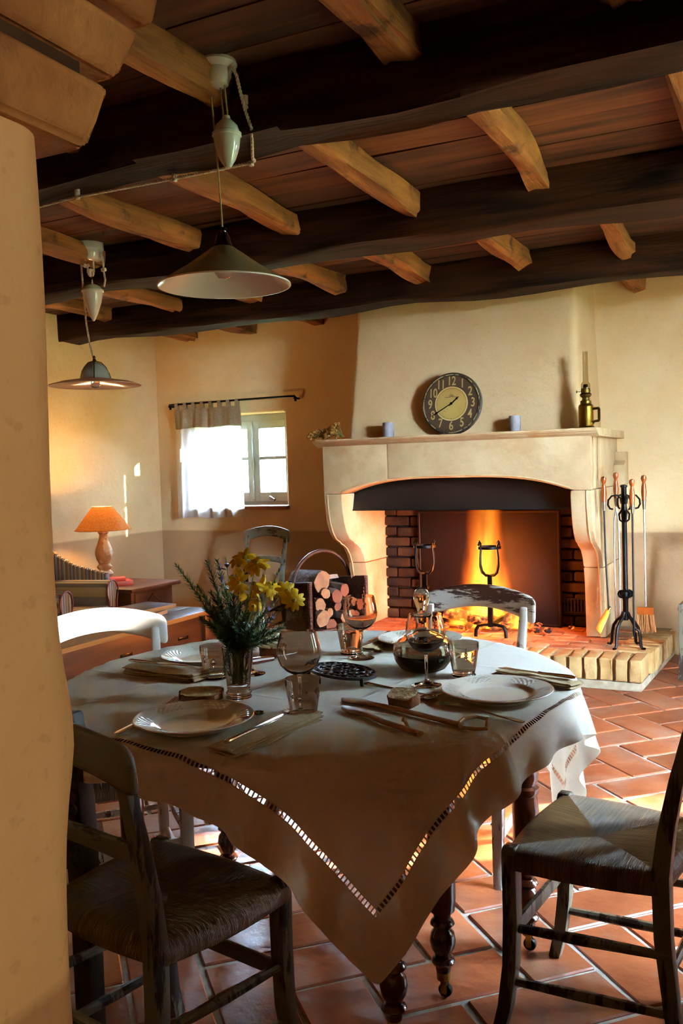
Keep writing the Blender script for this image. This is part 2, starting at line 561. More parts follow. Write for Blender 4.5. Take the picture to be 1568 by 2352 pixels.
def cloth_mat():
    t = NT('hemstitched_linen_cloth')
    uv = t.n('UVMap')
    s = t.n('SeparateXYZ', {0: uv.outputs[0]})
    a, b_ = t.math('ABSOLUTE', s.outputs[0]), t.math('ABSOLUTE', s.outputs[1])
    inset = CLOTH_HALF - 0.105
    m = t.math('MAXIMUM', a, b_)
    band = t.math('LESS_THAN', t.math('ABSOLUTE', t.math('SUBTRACT', m, inset)), 0.0055)
    along = t.math('MINIMUM', s.outputs[0], s.outputs[1])
    # coordinate that runs along the seam: whichever axis is not the seam's own
    isx = t.math('GREATER_THAN', a, b_)
    run = t.math('ADD', t.math('MULTIPLY', isx, s.outputs[1]), t.math('MULTIPLY', t.math('SUBTRACT', 1.0, isx), s.outputs[0]))
    slot = t.math('GREATER_THAN', t.math('FRACT', t.math('DIVIDE', run, 0.0105)), 0.36)
    hole = t.math('MULTIPLY', band, slot)
    edge = t.math('LESS_THAN', t.math('ABSOLUTE', t.math('SUBTRACT', m, inset)), 0.0085)
    weave = t.noise(t.n('Mapping', {'Vector': uv.outputs[0], 'Scale': (30, 700, 1)}).outputs[0], 1.0, 2.0)
    weave2 = t.noise(t.n('Mapping', {'Vector': uv.outputs[0], 'Scale': (700, 30, 1)}).outputs[0], 1.0, 2.0)
    wv = t.math('ADD', weave, weave2)
    col = t.mix(t.math('MULTIPLY', edge, 0.35), t.ramp(wv, 0.7, 1.3, lin('e0d4bc'), lin('ebe2d0')), (*lin('a8966f'), 1))
    # pressed fold lines in the linen
    fold = None
    for sock, p in ((s.outputs[0], 0.31), (s.outputs[0], -0.31), (s.outputs[1], 0.28), (s.outputs[1], -0.30), (s.outputs[0], 0.0)):
        k = t.math('SUBTRACT', 1.0, t.math('MULTIPLY', t.math('ABSOLUTE', t.math('SUBTRACT', sock, p)), 90.0), clamp=True)
        fold = k if fold is None else t.math('MAXIMUM', fold, k)
    wr = t.noise(uv.outputs[0], 7.0, 5.0, 0.6, 0.6)
    hgt = t.math('ADD', t.math('MULTIPLY', fold, 0.35), t.math('ADD', t.math('MULTIPLY', wr, 0.8), t.math('MULTIPLY', wv, 0.03)))
    nrm = t.bump(hgt, 0.28, 0.02)
    df = t.n('BsdfDiffuse', {'Color': col, 'Normal': nrm})
    tl = t.n('BsdfTranslucent', {'Color': t.mix(0.5, col, (*lin('e8c79a'), 1)), 'Normal': nrm})
    mx = t.n('MixShader', {0: 0.22, 1: df.outputs[0], 2: tl.outputs[0]})
    tr = t.n('BsdfTransparent')
    m2 = t.n('MixShader', {0: hole, 1: mx.outputs[0], 2: tr.outputs[0]})
    t.t.links.new(m2.outputs[0], t.out.inputs[0])
    return t.m


CLOTH_HALF = 0.875
M_CLOTH = cloth_mat()


def sheer_mat():
    t = NT('white_sheer_voile')
    df = t.n('BsdfDiffuse', {'Color': (0.86, 0.84, 0.8, 1)})
    tl = t.n('BsdfTranslucent', {'Color': (0.95, 0.95, 0.95, 1)})
    tr = t.n('BsdfTransparent')
    a = t.n('MixShader', {0: 0.6, 1: df.outputs[0], 2: tl.outputs[0]})
    b = t.n('MixShader', {0: 0.3, 1: a.outputs[0], 2: tr.outputs[0]})
    t.t.links.new(b.outputs[0], t.out.inputs[0])
    return t.m


M_SHEER = sheer_mat()


def shade_mat():
    t = NT('linen_lampshade')
    n = t.noise(t.coord((1, 1, 1)), 90.0, 3.0)
    col = t.ramp(n, 0.3, 0.7, lin('c99a60'), lin('e6c08c'))
    df = t.n('BsdfDiffuse', {'Color': col})
    tl = t.n('BsdfTranslucent', {'Color': col})
    a = t.n('MixShader', {0: 0.65, 1: df.outputs[0], 2: tl.outputs[0]})
    t.t.links.new(a.outputs[0], t.out.inputs[0])
    return t.m


M_LSHADE = shade_mat()


def stripe_mat(ax=0):
    t = NT('striped_upholstery_%d' % ax)
    g = t.n('TexCoord')
    x = t.n('SeparateXYZ', {0: g.outputs['Object']}).outputs[ax]
    f = t.math('FRACT', t.math('DIVIDE', t.math('ADD', x, 10.0), 0.125))
    r = t.n('ValToRGB', {'Fac': f})
    r.color_ramp.interpolation = 'CONSTANT'
    cols = [(0, '6f5a48'), (0.16, 'a9885a'), (0.3, '5a1f1c'), (0.36, '8c8a86'), (0.5, '5c4a44'), (0.62, 'b59a74'), (0.72, '7a2a22'), (0.78, '6c6866'), (0.9, 'c7b08c')]
    e = r.color_ramp.elements
    while len(e) < len(cols):
        e.new(0.5)
    for k, (p, c) in enumerate(cols):
        e[k].position, e[k].color = p, (*lin(c), 1)
    b = t.bsdf(Base_Color=r.outputs[0], Roughness=0.85)
    return t.m


M_STRIPE = stripe_mat()
M_STRIPEY = stripe_mat(1)
M_PIPING = pmat('dark_red_piping', '5a1f1c', '6f2a24', 30, rough=0.7, bump=0.2)
M_LAMPWOOD = pmat('distressed_lamp_wood', '8a5a34', 'b98a5c', 8, stretch=(1, 1, 0.5), rough=0.6, bump=0.4, c3='d9c4a4', s3=9, lo3=0.52, hi3=0.62)


def emit_mat(name, col, strength):
    t = NT(name)
    e = t.n('Emission', {'Color': lin(col), 'Strength': strength})
    t.t.links.new(e.outputs[0], t.out.inputs[0])
    return t.m
# ================================================================== the room
UL, UR, VB, VF, ZC = -5.12, 1.5, 6.6, -3.2, 2.63


def holed_wall(axis, c0, c1, a0, a1, z0, z1, holes):
    """slab between c0..c1 on `axis`, spanning a0..a1 on the other one, with rectangular holes (a,b,z,z)"""
    A = sorted({a0, a1, *[h[0] for h in holes], *[h[1] for h in holes]})
    Z = sorted({z0, z1, *[h[2] for h in holes], *[h[3] for h in holes]})

    def hole(i, k):
        if i < 0 or k < 0 or i >= len(A) - 1 or k >= len(Z) - 1:
            return True
        ca, cz = (A[i] + A[i + 1]) / 2, (Z[k] + Z[k + 1]) / 2
        return any(h[0] < ca < h[1] and h[2] < cz < h[3] for h in holes)
    P = (lambda a, c, z: (c, a, z)) if axis == 'x' else (lambda a, c, z: (a, c, z))
    idx, vs, fs = {}, [], []

    def vid(i, j, k):
        if (i, j, k) not in idx:
            idx[(i, j, k)] = len(vs)
            vs.append(P(A[i], (c0, c1)[j], Z[k]))
        return idx[(i, j, k)]
    for i in range(len(A) - 1):
        for k in range(len(Z) - 1):
            if hole(i, k):
                continue
            for j in (0, 1):
                fs.append((vid(i, j, k), vid(i + 1, j, k), vid(i + 1, j, k + 1), vid(i, j, k + 1)))
            for (di, dk, e) in ((-1, 0, ((i, k), (i, k + 1))), (1, 0, ((i + 1, k), (i + 1, k + 1))), (0, -1, ((i, k), (i + 1, k))), (0, 1, ((i, k + 1), (i + 1, k + 1)))):
                if hole(i + di, k + dk):
                    (p, q), (r, s_) = e
                    fs.append((vid(p, 0, q), vid(r, 0, s_), vid(r, 1, s_), vid(p, 1, q)))
    return MB().add(vs, fs)


def structure(o):
    o['kind'] = 'structure'
    return o


WIN1 = (-4.70, -3.80, 1.06, 1.86)
WIN2 = (4.66, 5.46, 0.62, 1.45)
WIN3 = (2.64, 3.64, 0.50, 2.50)
WIN4 = (4.66, 5.46, 2.16, 2.48)
structure(holed_wall('y', VB, VB + 0.45, UL - 0.4, UR + 0.4, -0.2, 2.9, [WIN1]).build('wall_back', M_WALL, bevel=0.03, seg=3))
structure(holed_wall('x', UL - 0.4, UL, VF - 0.3, VB, -0.2, 2.9, []).build('wall_left', M_WALL))
structure(holed_wall('x', UR, UR + 0.4, VF - 0.3, VB, -0.2, 2.9, [WIN2, WIN3, WIN4]).build('wall_right', M_WALL, bevel=0.02))
structure(MB().box(UL - 0.4, UR + 0.4, VF - 0.3, VF, -0.2, 2.9).build('wall_hall', M_WALL))
structure(MB().box(0.34, UR, 2.38, 2.60, -0.02, ZC + 0.05).build('wall_shade_partition', M_WALL, bevel=0.03, seg=3))  # added unseen wall whose edge shades the near side of the table
structure(MB().box(0.80, UR, 0.05, 0.70, -0.02, ZC + 0.05).build('wall_front_right', M_WALL, bevel=0.03, seg=3))


# the thick wall on the left whose rounded plaster jamb fills the left edge of the picture
def jamb():
    rows = []
    N = 90
    for i in range(N + 1):
        z = -0.02 + (ZC + 0.04) * i / N
        b = 0.004 * math.sin(z * 5.1 + 0.6) + 0.003 * math.sin(z * 13.0) + 0.020 * math.exp(-((z - 1.09) / 0.075) ** 2) + 0.006 * math.exp(-((z - 0.6) / 0.2) ** 2)
        ring = [(UL, 0.685), (-2.0, 0.685), (-0.80, 0.685)]
        for k in range(9):
            a = PI / 2 * k / 8
            ring.append((-0.70 + 0.04 * math.sin(a), 0.655 + (0.045 + b) * math.cos(a)))
        ring += [(-0.660, 0.58), (-0.663, 0.45), (-0.66, 0.2), (-0.66, -0.10), (-2.0, -0.10), (UL, -0.10)]
        rows.append([(x, y, z) for x, y in ring])
    m = MB().grid(rows, wrap=True)
    n = len(rows[0])
    m.f += [tuple(range(n)), tuple(N * n + k for k in range(n))]
    return m


wf = structure(jamb().build('wall_front_left', M_WALL, ang=60))
for k, (z0, z1, v0, v1, u1) in enumerate(((1.700, 1.772, 0.742, 0.772, -0.640), (1.786, 1.846, 0.785, 0.818, -0.632), (1.862, 1.95, 0.842, 0.862, -0.625))):
    m = MB().hexa([(-1.25, -0.05, z0), (u1 - 0.008, -0.05, z0), (u1 - 0.008, v0, z0), (-1.25, v0, z0), (-1.25, -0.05, z1), (u1, -0.05, z1), (u1, v1, z1), (-1.25, v1, z1)])
    m.build('corbel_brick', M_CORBEL, wf, bevel=0.014, seg=3, rough=0.0012, sub=2, seed=k)

MB().box(-1.25, -0.652, -0.05, 0.735, 1.715, 1.94).build('corbel_gap_shadow', pmat('dark_gap_shadow', '3a2a1a', '4c3822', 12, rough=.9), wf)  # dark fill standing in for the shadow in the gaps between slabs

# ------------------------------------------------------------------ floor: diagonal herringbone of terracotta tiles
fl = structure(MB().box(UL, UR, VF, VB, -0.16, -0.006).build('floor', M_GROUT))
TW = 0.200
ca, sa = math.cos(-PI / 4), math.sin(-PI / 4)
o_u, o_v = -0.893, 4.803


def tile_mesh(seed, L, Wd):
    r = random.Random(seed)
    g = 0.014
    m = MB()
    w, h = L - g, Wd - g
    m.prism([(-w / 2 + r.uniform(-.004, .004), -h / 2 + r.uniform(-.004, .004)), (w / 2 + r.uniform(-.003, .003), -h / 2 + r.uniform(-.003, .003)),
             (w / 2 + r.uniform(-.003, .003), h / 2 + r.uniform(-.003, .003)), (-w / 2 + r.uniform(-.003, .003), h / 2 + r.uniform(-.003, .003))], -0.02, 0.0)
    return m


def keep_top(me):      # soft worn arris on the top edges
    return me


tiles = [tile_mesh(k, 2 * TW, TW).mesh('tile', M_TILE, bevel=0.004, seg=1) for k in range(6)]
cells = []
for i in range(-44, 45):
    for j in range(-44, 45):
        if (i - j) % 4 == 0:
            cells.append((i + 1.0, j + 0.5, 0))
        elif (i - j) % 4 == 2:
            cells.append((i + 0.5, j, 1))
place = []
rt = random.Random(3)
for (a, b, o) in cells:
    a, b = a * TW, b * TW
    x, y = o_u + a * ca - b * sa, o_v + a * sa + b * ca
    if not (UL + 0.1 < x < UR - 0.1 and VF + 0.1 < y < VB - 0.1):
        continue
    ang = -PI / 4 + (PI / 2 if o else 0)
    # how it sits in the view
    d = Vector((x, y, -CAM_H))
    depth = d.dot(_cf)
    px, py = d.dot(_r2) / max(depth, .01) * FPX + 784, 1176 - d.dot(_u2) / max(depth, .01) * FPX
    vis = depth > 0.6 and 190 < px < 1640 and py < 2480 and (px > 1080 or py > 1860)
    place.append((0 if vis else 1, depth, x, y, ang))
place.sort()
rest = MB()
for k, (hid, dep, x, y, ang) in enumerate(place):
    Mx = T(x, y, rt.uniform(-0.0015, 0.0015)) @ R('Z', ang + rt.uniform(-.006, .006)) @ R('X', rt.uniform(-.003, .003))
    if k < 290 and not hid:
        link('tile', tiles[k % 6], fl, Mx)
    else:
        rest.prism([(-TW + .007, -TW / 2 + .007), (TW - .007, -TW / 2 + .007), (TW - .007, TW / 2 - .007), (-TW + .007, TW / 2 - .007)], -0.02, 0.0, Mx)
ro = rest.build('tile_field', M_TILE, fl, smooth=False)
ro['kind'] = 'stuff'

# ------------------------------------------------------------------ ceiling: boards, three beams, joists
ce = structure(MB().box(UL, UR, VF, VB, ZC + 0.03, ZC + 0.2).build('ceiling', M_PLANK))
v = VF + 0.02
k = 0
rp = random.Random(11)
while v < VB - 0.02:
    w = rp.uniform(0.17, 0.24) if v > 0 else 0.5
    w = min(w, VB - v)
    m = MB()
    rows = []
    for i in range(12):
        x = UL + (UR - UL) * i / 11
        dz = rp.uniform(-.003, .003)
        rows.append([(x, v + 0.005 + rp.uniform(-.002, .002), ZC + dz), (x, v + w - 0.005 + rp.uniform(-.002, .002), ZC + dz + rp.uniform(-.003, .003)), (x, v + w - 0.004, ZC + 0.034), (x, v + 0.004, ZC + 0.034)])
    m.grid(rows, wrap=True)
    m.f += [(0, 1, 2, 3), (44, 45, 46, 47)]
    m.build('plank', M_PLANK, ce, smooth=False)
    v += w
    k += 1


def rough_timber(p0, p1, w, h, seed, n=16, amp=0.012, round_=0.25, bend=0.0):
    """hand-hewn timber between p0 and p1 (centres), irregular along its length"""
    r = random.Random(seed)
    p0, p1 = Vector(p0), Vector(p1)
    t = (p1 - p0).normalized()
    a = t.cross(Vector((0, 0, 1))).normalized()
    b = Vector((0, 0, 1))
    ph = [r.uniform(0, 6.3) for _ in range(12)]
    L = (p1 - p0).length
    rows = []
    K = 12
    for i in range(n + 1):
        f = i / n
        c = p0.lerp(p1, f)
        s = f * L
        ox = amp * (math.sin(s * 2.3 + ph[0]) + 0.5 * math.sin(s * 6.1 + ph[1])) + bend * math.sin(PI * f)
        oz = amp * 0.7 * (math.sin(s * 2.9 + ph[2]) + 0.5 * math.sin(s * 7.3 + ph[3]))
        row = []
        for k in range(K):
            q = 2 * PI * (k + 0.5) / K
            e = 0.30 + round_
            cx, cz = math.copysign(abs(math.cos(q)) ** e, math.cos(q)), math.copysign(abs(math.sin(q)) ** e, math.sin(q))
            j = 1 + 0.5 * amp / max(w, h) * 6 * math.sin(s * 5 + ph[4 + k % 8] + k)
            row.append(c + a * (cx * w / 2 * j + ox) + b * (cz * h / 2 * j + oz))
        rows.append(row)
    m = MB().grid(rows, wrap=True)
    m.f += [tuple(range(K)), tuple(n * K + k for k in range(K))]
    return m


for k, (v0, v1, zb) in enumerate(((2.49, 2.69, 2.42), (3.94, 4.22, 2.42), (5.40, 5.66, 2.42))):
    rough_timber((UL, (v0 + v1) / 2, (zb + ZC + .02) / 2), (UR, (v0 + v1) / 2, (zb + ZC + .02) / 2), v1 - v0, ZC + .02 - zb, 20 + k, n=34, amp=0.009, round_=-0.05).build('beam', M_BEAM, ce, ang=50)
rj = random.Random(5)
for row, (v0, v1) in enumerate(((0.86, 2.52), (2.66, 3.98), (4.18, 5.44), (5.62, 6.6))):
    for i in range(10):
        u = (0.92, 0.95, 1.05, 0.90)[row] - i * (0.64 if row == 0 else 0.625) + rj.uniform(-.02, .02)
        if not UL + .1 < u < UR - .1:
            continue
        if row == 3 and -2.95 < u < -1.1:
            continue
        w, h = rj.uniform(.085, .112), rj.uniform(.10, .118)
        rough_timber((u, v0, ZC - h / 2 + .012), (u + rj.uniform(-.03, .03), v1, ZC - h / 2 + .012 - rj.uniform(0, .012)), w, h, 60 + row * 10 + i, n=18, amp=0.008, round_=rj.uniform(0, .45), bend=rj.uniform(-.02, .02)).build('joist', M_JOIST, ce, ang=50)

# ------------------------------------------------------------------ windows of the right wall (outside the frame)
def pane_mat():
    t = NT('window_glass')
    a = t.n('BsdfTransparent', {'Color': (.97, .98, .98, 1)})
    b = t.n('BsdfGlossy', {'Color': (1, 1, 1, 1), 'Roughness': .02})
    m = t.n('MixShader', {0: .04, 1: a.outputs[0], 2: b.outputs[0]})
    t.t.links.new(m.outputs[0], t.out.inputs[0])
    return t.m


M_PANE = pane_mat()


def muntin_window(name, v0, v1, z0, z1, cols, rows_, x):
    e = thing(name, None, None, (x, 0, 0))
    e['kind'] = 'structure'
    f = 0.05
    for (a, b, c, d) in ((v0, v0 + f, z0, z1), (v1 - f, v1, z0, z1), (v0, v1, z0, z0 + f), (v0, v1, z1 - f, z1)):
        MB().box(-.025, .025, a, b, c, d).build('window_frame', M_WINFRAME, e, bevel=.004)
    for i in range(1, cols):
        y = v0 + (v1 - v0) * i / cols
        MB().box(-.02, .02, y - .018, y + .018, z0, z1).build('glazing_bar', M_WINFRAME, e)
    for i in range(1, rows_):
        z = z0 + (z1 - z0) * i / rows_
        MB().box(-.02, .02, v0, v1, z - .018, z + .018).build('glazing_bar', M_WINFRAME, e)
    return e


muntin_window('window_2', WIN2[0], WIN2[1], WIN2[2], WIN2[3], 2, 2, UR + 0.2)
muntin_window('window_4', WIN4[0], WIN4[1], WIN4[2], WIN4[3], 2, 1, UR + 0.2)
muntin_window('window_3', WIN3[0], WIN3[1], WIN3[2], WIN3[3], 2, 2, UR + 0.2)

# outside: ground, and an added unseen block keeping most sun off the right wall
structure(MB().box(UL - 30, UR + 40, VF - 30, VB + 30, -0.5, -0.17).build('ground_outside', M_GRASS))
structure(MB().box(12.0, 16.0, -2.0, 11.6, -0.3, 6.6).build('wall_sun_blocker', M_OUT))
structure(MB().box(UL - .5, UR + .5, VF - .4, VB + .5, ZC + .2, ZC + .45).build('roof_slab', M_OUT))

# ------------------------------------------------------------------ window 1, in the back wall
w1 = thing('window_1', None, None, (0, 6.84, 0))
w1['kind'] = 'structure'
u0, u1, z0, z1 = WIN1
um = -4.235
for (a, b, c, d, t_) in ((u0, u0 + .05, z0, z1, .03), (u1 - .05, u1, z0, z1, .03), (u0, u1, z1 - .06, z1, .03), (u0, u1, z0, z0 + .035, .03)):
    MB().box(a, b, -t_, t_, c, d).build('window_frame', M_WINFRAME, w1, bevel=.004)
for (a, b) in ((u0 + .05, um), (um, u1 - .05)):
    for (p, q, c, d) in ((a + .002, a + .062, z0 + .035, z1 - .06), (b - .062, b - .002, z0 + .035, z1 - .06), (a + .06, b - .06, z1 - .125, z1 - .06), (a + .06, b - .06, z0 + .035, z0 + .115)):
        MB().box(p, q, -.052, -.012, c, d).build('sash_rail', M_WINFRAME, w1, bevel=.004)
    zm = (z0 + z1) / 2 + .015
    MB().box(a + .06, b - .06, -.047, -.017, zm - .014, zm + .014).build('glazing_bar', M_WINFRAME, w1, bevel=.003)
    for (c, d) in ((z0 + .115, zm - .014), (zm + .014, z1 - .125)):
        MB().box(a + .06, b - .06, -.034, -.030, c, d).build('pane', M_PANE, w1)
# espagnolette bolt
eb = MB().lathe([(.004, z0 + .05), (.012, z0 + .055), (.014, z0 + .09), (.008, z0 + .10), (.007, z0 + .30), (.012, z0 + .31), (.017, z0 + .345), (.017, z0 + .385), (.012, z0 + .43), (.007, z0 + .44),
                 (.007, z1 - .20), (.013, z1 - .19), (.014, z1 - .12), (.009, z1 - .08), (.004, z1 - .075)], 10, T(um - .005, -.066, 0)).build('window_bolt', M_WINFRAME, w1)
MB().box(-.03, .03, -.05, -.02, -.012, .012, T(-4.04, -.045, z0 + .06) @ R('Y', .5)).build('window_catch', M_STEEL, w1, bevel=.003)
structure(MB().box(-4.72, -3.775, 6.545, 6.80, 1.038, 1.066).build('trim_1', M_SILL, bevel=.008))
MB().hexa([(-3.835, .24, 1.08), (-3.805, .24, 1.08), (-3.80, .70, 1.08), (-3.83, .70, 1.08), (-3.835, .24, 1.84), (-3.805, .24, 1.84), (-3.80, .70, 1.84), (-3.83, .70, 1.84)]).build('shutter', pmat('dark_green_shutter', '20382a', '2c4a36', 5, rough=.5, bump=.2), w1, bevel=.006)
# ================================================================== chimney breast, fireplace, hearth
cb = MB()
rows = []
for i in range(13):
    f = i / 12
    z = 1.50 + (ZC + .03 - 1.50) * f
    vf = 5.86 + 0.14 * f
    ul, ur = -2.865 + 0.055 * f, -1.20 - 0.045 * f
    r_ = 0.05
    ring = [(ul, VB + .02)]
    ring += [(ul + r_ - r_ * math.cos(a), vf + r_ - r_ * math.sin(a)) for a in [PI / 2 * k / 5 for k in range(6)]]
    ring += [(ul + (ur - ul) * k / 6, vf + .004 * math.sin(k * 2.1 + i)) for k in range(1, 6)]
    ring += [(ur - r_ + r_ * math.sin(a), vf + r_ - r_ * math.cos(a)) for a in [PI / 2 * k / 5 for k in range(6)]]
    ring += [(ur, VB + .02)]
    rows.append([(x, y, z) for x, y in ring])
cb.grid(rows, wrap=True)
n_ = len(rows[0])
cb.f += [tuple(range(n_)), tuple(12 * n_ + k for k in range(n_))]
structure(cb.build('wall_chimney', M_CHIM, ang=60))

FP = thing('stone_fireplace', 'carved pale limestone fireplace with curved jambs and arched lintel', 'fireplace', (0, 0, 0))
FU0, FU1 = -2.955, -1.095          # outer faces
FI0, FI1 = -2.815, -1.225          # opening


def slab_uz(poly, v0, v1):
    return MB().prism(poly, v0, v1, axis='y')


# arched lintel in three stones (joint left of the middle)
def arch(u):
    t = (u - (FI0 + FI1) / 2) / ((FI1 - FI0) / 2)
    t = max(-1.0, min(1.0, t))
    return 1.185 + 0.095 * (1 - abs(t) ** 3.2)


def lintel_piece(ua, ub):
    us = [ua + (ub - ua) * i / 26 for i in range(27)]
    low = [(u, arch(u) if FI0 < u < FI1 else 1.185) for u in us]
    return slab_uz(low + [(ub, 1.525), (ua, 1.525)], 5.655, 5.86)


lintel_piece(FU0, -2.46).build('lintel_stone', M_STONE, FP, bevel=.006, ang=40)
lintel_piece(-2.458, FU1).build('lintel_stone', M_STONE, FP, bevel=.006, ang=40)
# thin roll moulding along the arch
MB().tube([(FI0 + (FI1 - FI0) * i / 40, 5.652, arch(FI0 + (FI1 - FI0) * i / 40) + .012) for i in range(41)], .007, 6).build('arch_moulding', M_STONE, FP)
# side stones back to the wall
for s, (a, b) in enumerate(((FU0, FI0), (FI1, FU1))):
    MB().box(a, b, 5.862, VB + .03, 1.187, 1.525).build('side_stone', M_STONE, FP, bevel=.006)
MB().box(FU1, FU1 + .012, 5.70, 5.78, 1.19, 1.52).build('side_moulding', M_STONE, FP, bevel=.005)
MB().box(FU1, FU1 + .010, 5.86, 5.89, 1.19, 1.52).build('side_moulding', M_STONE, FP, bevel=.004)
MB().prism([(6.42, 1.19), (VB + .02, 1.19), (VB + .02, 1.42), (6.5, 1.42), (6.5, 1.36), (6.44, 1.33)], FU1, FU1 + .075, axis='x').build('wall_stone', M_STONE, FP, bevel=.008)
# moulded shelf
sh = MB()
prof = [(5.59, 1.566), (5.59, 1.556), (5.60, 1.545), (5.615, 1.540), (5.62, 1.533), (5.645, 1.524), (5.665, 1.514), (6.62, 1.514), (6.62, 1.566)]
sh.prism(prof, -3.005, -1.045, axis='x')
sh.build('mantel_shelf', M_STONE, FP, bevel=.005, ang=30)

JP = [(6.07, .19), (6.06, .40), (6.045, .55), (6.02, .66), (5.99, .72), (5.94, .775), (5.885, .805), (5.845, .818), (5.825, .835), (5.80, .842), (5.765, .86), (5.725, .905), (5.69, .97), (5.668, 1.05), (5.657, 1.12), (5.655, 1.183)]
for s, (a, b) in enumerate(((FU0, FI0), (FI1, FU1))):
    lo_ = [p for p in JP if p[1] <= .66]
    up_ = [p for p in JP if p[1] >= .66]
    e = 0.0 if s else 0.0
    MB().prism(lo_ + [(VB + .03, .66), (VB + .03, .19)], a, b, axis='x').build('jamb', M_STONE, FP, bevel=.010, ang=32)
    MB().prism([(p[0], p[1] + (.003 if p[1] <= .66 else 0)) for p in up_] + [(VB + .03, 1.183), (VB + .03, .663)], a, b, axis='x').build('corbel', M_STONE, FP, bevel=.010, ang=32)
    w_ = .018
    for uu in ((a + .030,) if s == 0 else (b - .030,)):
        MB().tube([(uu + (0.09 if s == 0 else -.09) * 0, p[0] - .001, p[1]) for p in JP], .006, 6).build('jamb_moulding', M_STONE, FP)

# black metal smoke hood just behind the lintel
hd = MB()
hv = []
for (z, v_, a, b) in ((1.062, 5.83, -2.86, -1.245), (1.30, 5.90, -2.805, -1.235)):
    hv.append([(a + (b - a) * i / 10, v_ - 0.015 * math.sin(PI * i / 10), z) for i in range(11)])
hd.grid(hv)
hd.grid([[(x, y + .012, z) for x, y, z in r] for r in hv])
hd.bar((-2.86, 5.834, 1.062), (-1.245, 5.834, 1.062), .02, .012)
hd.build('smoke_hood', M_HOOD, FP)

# fire chamber: sooty brick back with bricks proud of the joints
VBk = 6.42
MB().box(FI0, FI1, VBk + .02, VBk + .05, .19, 1.8).build('chamber_back', M_SOOT, FP)
MB().box(FI0, FI1, 6.0, VBk + .05, 1.55, 1.6).build('chamber_top', M_SOOT, FP)
rb = random.Random(9)
bm_ = [MB().box(-.098, .098, -.03, .02, -.032, .032).mesh('brick', M_FBRICK, bevel=.007, seg=1, rough=.002, seed=q) for q in range(5)]
hb_ = [MB().box(-.046, .046, -.03, .02, -.032, .032).mesh('brick', M_FBRICK, bevel=.007, seg=1, rough=.002, seed=q) for q in range(3)]
for r_i in range(12):
    z = .232 + r_i * .079
    off = 0.0 if r_i % 2 else .105
    for (ua, ub) in ((FI0, -2.52), (-1.475, FI1)):
        x = ua + (.0 if r_i % 2 else -.105)
        while x < ub:
            a, b = max(x, ua), min(x + .2, ub)
            if b - a > .15:
                link('brick', bm_[rb.randrange(5)], FP, T((a + b) / 2, VBk + rb.uniform(-.006, .006), z + rb.uniform(-.003, .003)))
            elif b - a > .06:
                link('brick', hb_[rb.randrange(3)], FP, T((a + b) / 2, VBk + rb.uniform(-.006, .006), z + rb.uniform(-.003, .003)) @ Matrix.Diagonal(((b - a) / .097, 1, 1, 1)))
            x += .21
# ventilation grille low on the right
gr = MB().box(-.075, .075, -.008, .0, -.052, -.044).box(-.075, .075, -.008, 0, .044, .052)
for i in range(7):
    x = -.07 + i * .0233
    gr.box(x - .005, x + .005, -.008, 0, -.045, .045)
link('vent_grille', gr.mesh('vent_grille', M_FBACK), FP, T(-1.365, VBk - .035, .345))

fbk = thing('fireback', 'large dark iron fireback plate with a rolled rim behind the flames', 'fireback', (-1.985, 6.36, .19))
MB().box(-.535, .535, -.012, .012, .0, .835).build('plate', M_FBACK, fbk, bevel=.006)
for (p, q) in (((-.525, -.018, .0), (-.525, -.018, .83)), ((.525, -.018, 0), (.525, -.018, .83)), ((-.525, -.018, .012), (.525, -.018, .012)), ((-.525, -.018, .825), (.525, -.018, .825))):
    MB().tube([p, q], .009, 8).build('rim', M_FBACK, fbk)

# ------------------------------------------------------------------ hearth of bricks
HZ, HV0, HU0, HU1 = 0.19, 5.42, -3.55, -0.77
he = thing('brick_hearth', 'raised hearth edged with upright pale bricks in front of the fireplace', 'hearth', (0, 0, 0))
MB().prism([(HU0 + .03, HV0 + .03), (HU1 - .03, HV0 + .03), (HU1 + .03, VB - .004), (HU0 + .03, VB - .004)], 0.0, HZ - .012).build('core', M_MORTAR, he)
MB().prism([(HU0 + .015, HV0 + .012), (HU1 - .012, HV0 + .012), (HU1 + .05, VB - .004), (HU0, VB - .004)], 0.0, .052).build('plinth', M_MORTAR, he, bevel=.01)
rb = random.Random(4)
sb = [MB().box(-.036, .036, -.115, .115, -.066, .066).mesh('brick', M_BRICK, bevel=.009, seg=2, sub=1, rough=.0025, seed=q) for q in range(6)]
x = HU1 - .04
while x > HU0 + .04:
    link('brick', sb[rb.randrange(6)], he, T(x, HV0 + .115 + rb.uniform(-.006, .006), HZ - .068 + rb.uniform(-.004, .003)) @ R('Y', rb.uniform(-.03, .03)) @ R('Z', rb.uniform(-.03, .03)))
    x -= rb.uniform(.086, .096)
y = HV0 + .29
while y < VB - .10:
    ux = HU1 + .08 * (y - HV0) / (VB - HV0)
    link('brick', sb[rb.randrange(6)], he, T(ux - .115, y, HZ - .068 + rb.uniform(-.004, .003)) @ R('Z', PI / 2 - .07 + rb.uniform(-.03, .03)))
    y += rb.uniform(.086, .096)
tb = [MB().box(-.108, .108, -.052, .052, -.02, .02).mesh('brick', M_HTOP, bevel=.006, seg=1, rough=.0018, seed=q) for q in range(6)]
row = 0
y = HV0 + .30
while y < VBk - .02:
    x = HU1 - .24 - (.11 if row % 2 else 0)
    while x > HU0 + .1:
        link('brick', tb[rb.randrange(6)], he, T(x - .05, y, HZ - .020 + rb.uniform(-.003, .001)) @ R('Z', rb.uniform(-.01, .01)))
        x -= .224
    y += .111
    row += 1

